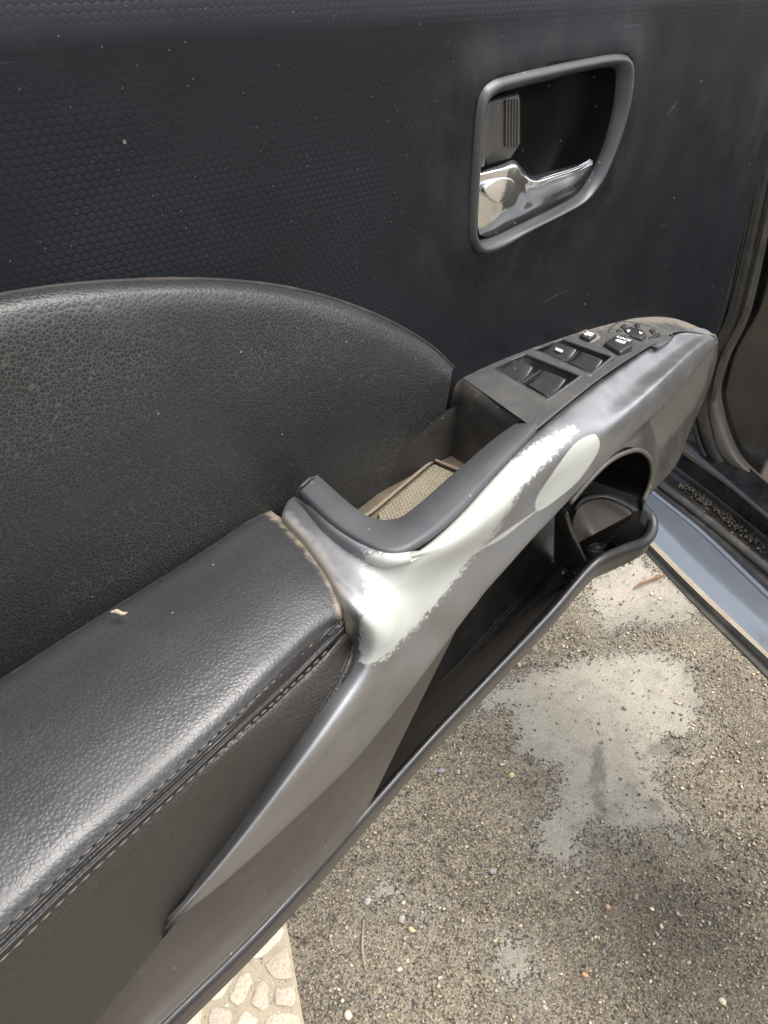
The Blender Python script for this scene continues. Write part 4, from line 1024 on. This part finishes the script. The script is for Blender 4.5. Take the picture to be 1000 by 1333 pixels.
# dirt crumbs in the channel
V = []; Fc = []; C = []; off = 0; tv, tf = blob(1, 5)
L0 = cr(np.array(f1_), 200)
for i in range(420):
    p = L0[rng.integers(60, 190)] + np.array([rng.normal(0, .006), rng.normal(0, .003), .003])
    r = rng.uniform(.0008, .0028); V.append(tv*r*rng.uniform(.6, 1.2, 3)+p); Fc.append(np.array(tf)+off); off += len(tv)
    C.append(np.tile([*(np.array([.11, .09, .065])*rng.uniform(.2, 1.2)), 1], (len(tv), 1)))
o = mesh('channel_dirt', np.concatenate(V), np.concatenate(Fc), MAT['stone'], body, attrs=dict(tint=np.concatenate(C))); o['kind'] = 'stuff'
# black painted jamb
h1 = [Z(876,604,zs0+.008), Z(935,648,zs0+.008), Z(1000,700,zs0+.008), Z(1060,750,zs0+.008)]
h2 = [Z(884,575,zs0+.040), Z(938,622,zs0+.036), Z(1000,676,zs0+.034), Z(1060,722,zs0+.034)]
h3 = [Z(893,540,zs0+.050), Z(930,596,zs0+.042), Z(1000,660,zs0+.040), Z(1060,706,zs0+.040)]
jm = strip('door_jamb', [[p+np.array([-.0, 0, -.01]) for p in h1], h1, h2, h3, [p+np.array([.03, 0, .004]) for p in h3]], MAT['jamb'], nv=30, label='glossy black painted door jamb')
# jamb rising behind the door
u0 = [Z(893,540,zs0+.05), Q(905,500,-.12), Q(925,455,-.125), Q(958,400,-.13), Q(985,300,-.13), Q(1010,200,-.13)]
# seal round the aperture: x = about .9
sealpx = [(1012,150),(988,262),(964,372),(950,420),(926,468),(915,521),(920,558),(934,594),(962,628),(1002,657),(1060,694)]
sx = [.84,.84,.84,.84,.842,.845,.85,.853,.855,.856,.858]
sealP = [X(x, y, s) for (x, y), s in zip(sealpx, sx)]
tube('aperture_seal', sealP, [.006,.006,.007,.0075,.0085,.0085,.0085,.0085], MAT['rubberdark'], body, sides=16, n=110)['label'] = 'dusty grey brown rubber seal curving round the door aperture'
tube('seal_lip', [p+np.array([.004, -.010, .006]) for p in sealP], .0030, MAT['rubber'], body, sides=10, n=110)
tube('seal_lip', [p+np.array([-.004, .010, -.006]) for p in sealP], .0040, MAT['rubberdark'], body, sides=10, n=110)
# kick panel inside the seal
S_ = np.array(sealP)
inn = [np.array([p[0]+.05, p[1]-.03, p[2]+.01]) for p in S_]
far = [X(x, y, .93) for x, y in [(1090,140),(1080,290),(1070,385),(1060,430),(1055,480),(1050,520),(1050,560),(1055,590),(1060,610),(1080,640),(1110,680)]]
bp = [(950,440),(934,500),(936,530),(946,565),(963,598),(1000,632),(1050,672)]; bpo = [(945,440),(922,490),(921,527),(929,562),(942,594),(1000,646),(1050,684)]
b1 = [X(x, y, .852) for x, y in bp]; b0 = [X(x, y, .848) for x, y in bpo]; bm = [p*.5+q*.5+np.array([-.003, -.001, .004]) for p, q in zip(b0, b1)]
strip('scuff_trim', [[p+np.array([.006, .004, -.006]) for p in b0], b0, bm, b1, [p+np.array([.012, -.002, -.003]) for p in b1]], MAT['band'], nu=110, nv=30, label='dusty tan moulding round the footwell opening')
kp = strip('kick_panel', [S_+np.array([.004, -.004, 0]), [a*.7+b*.3+np.array([.012, 0, 0]) for a, b in zip(S_, far)], [a*.4+b*.6+np.array([.012, 0, 0]) for a, b in zip(S_, far)], far, [p+np.array([0, -.5, 0]) for p in far]], MAT['kick'], nu=120, nv=40, label='scuffed dusty footwell kick panel')
# front jamb wall beyond the seal
o = mesh('hinge_pillar', [(.80,.2,.30),(.80,-.05,.30),(.86,-.05,.30),(.86,.2,.30),(.86,.25,.9),(.86,-.01,.9),(.87,-.03,1.3),(.87,.25,1.3),(.862,.0,.47),(.862,.25,.47)], [(8,9,4,5),(5,4,7,6)], MAT['jamb'], body, smooth=False); orient(o, CAM)
m = o.modifiers.new('t', 'SOLIDIFY'); m.thickness = .01
# debris in the footwell
for i, (x, y, r) in enumerate([(981,503,.007)]):
    v, f = blob(2, 9); v = v*np.array([r*.4, r, r*.9]) + X(x, y, .868)
    o = mesh('leaf_scrap', v, f, MAT['debris']); tag(o, 'pale curled leaf scrap caught at the dusty kick panel', 'leaf')
cl = tube('trim_clip', [X(x, y, .868) for x, y in [(972,392),(984,388),(1004,384)]], .0016, MAT['bodyedge'], body, sides=6)

bpy.context.view_layer.update()
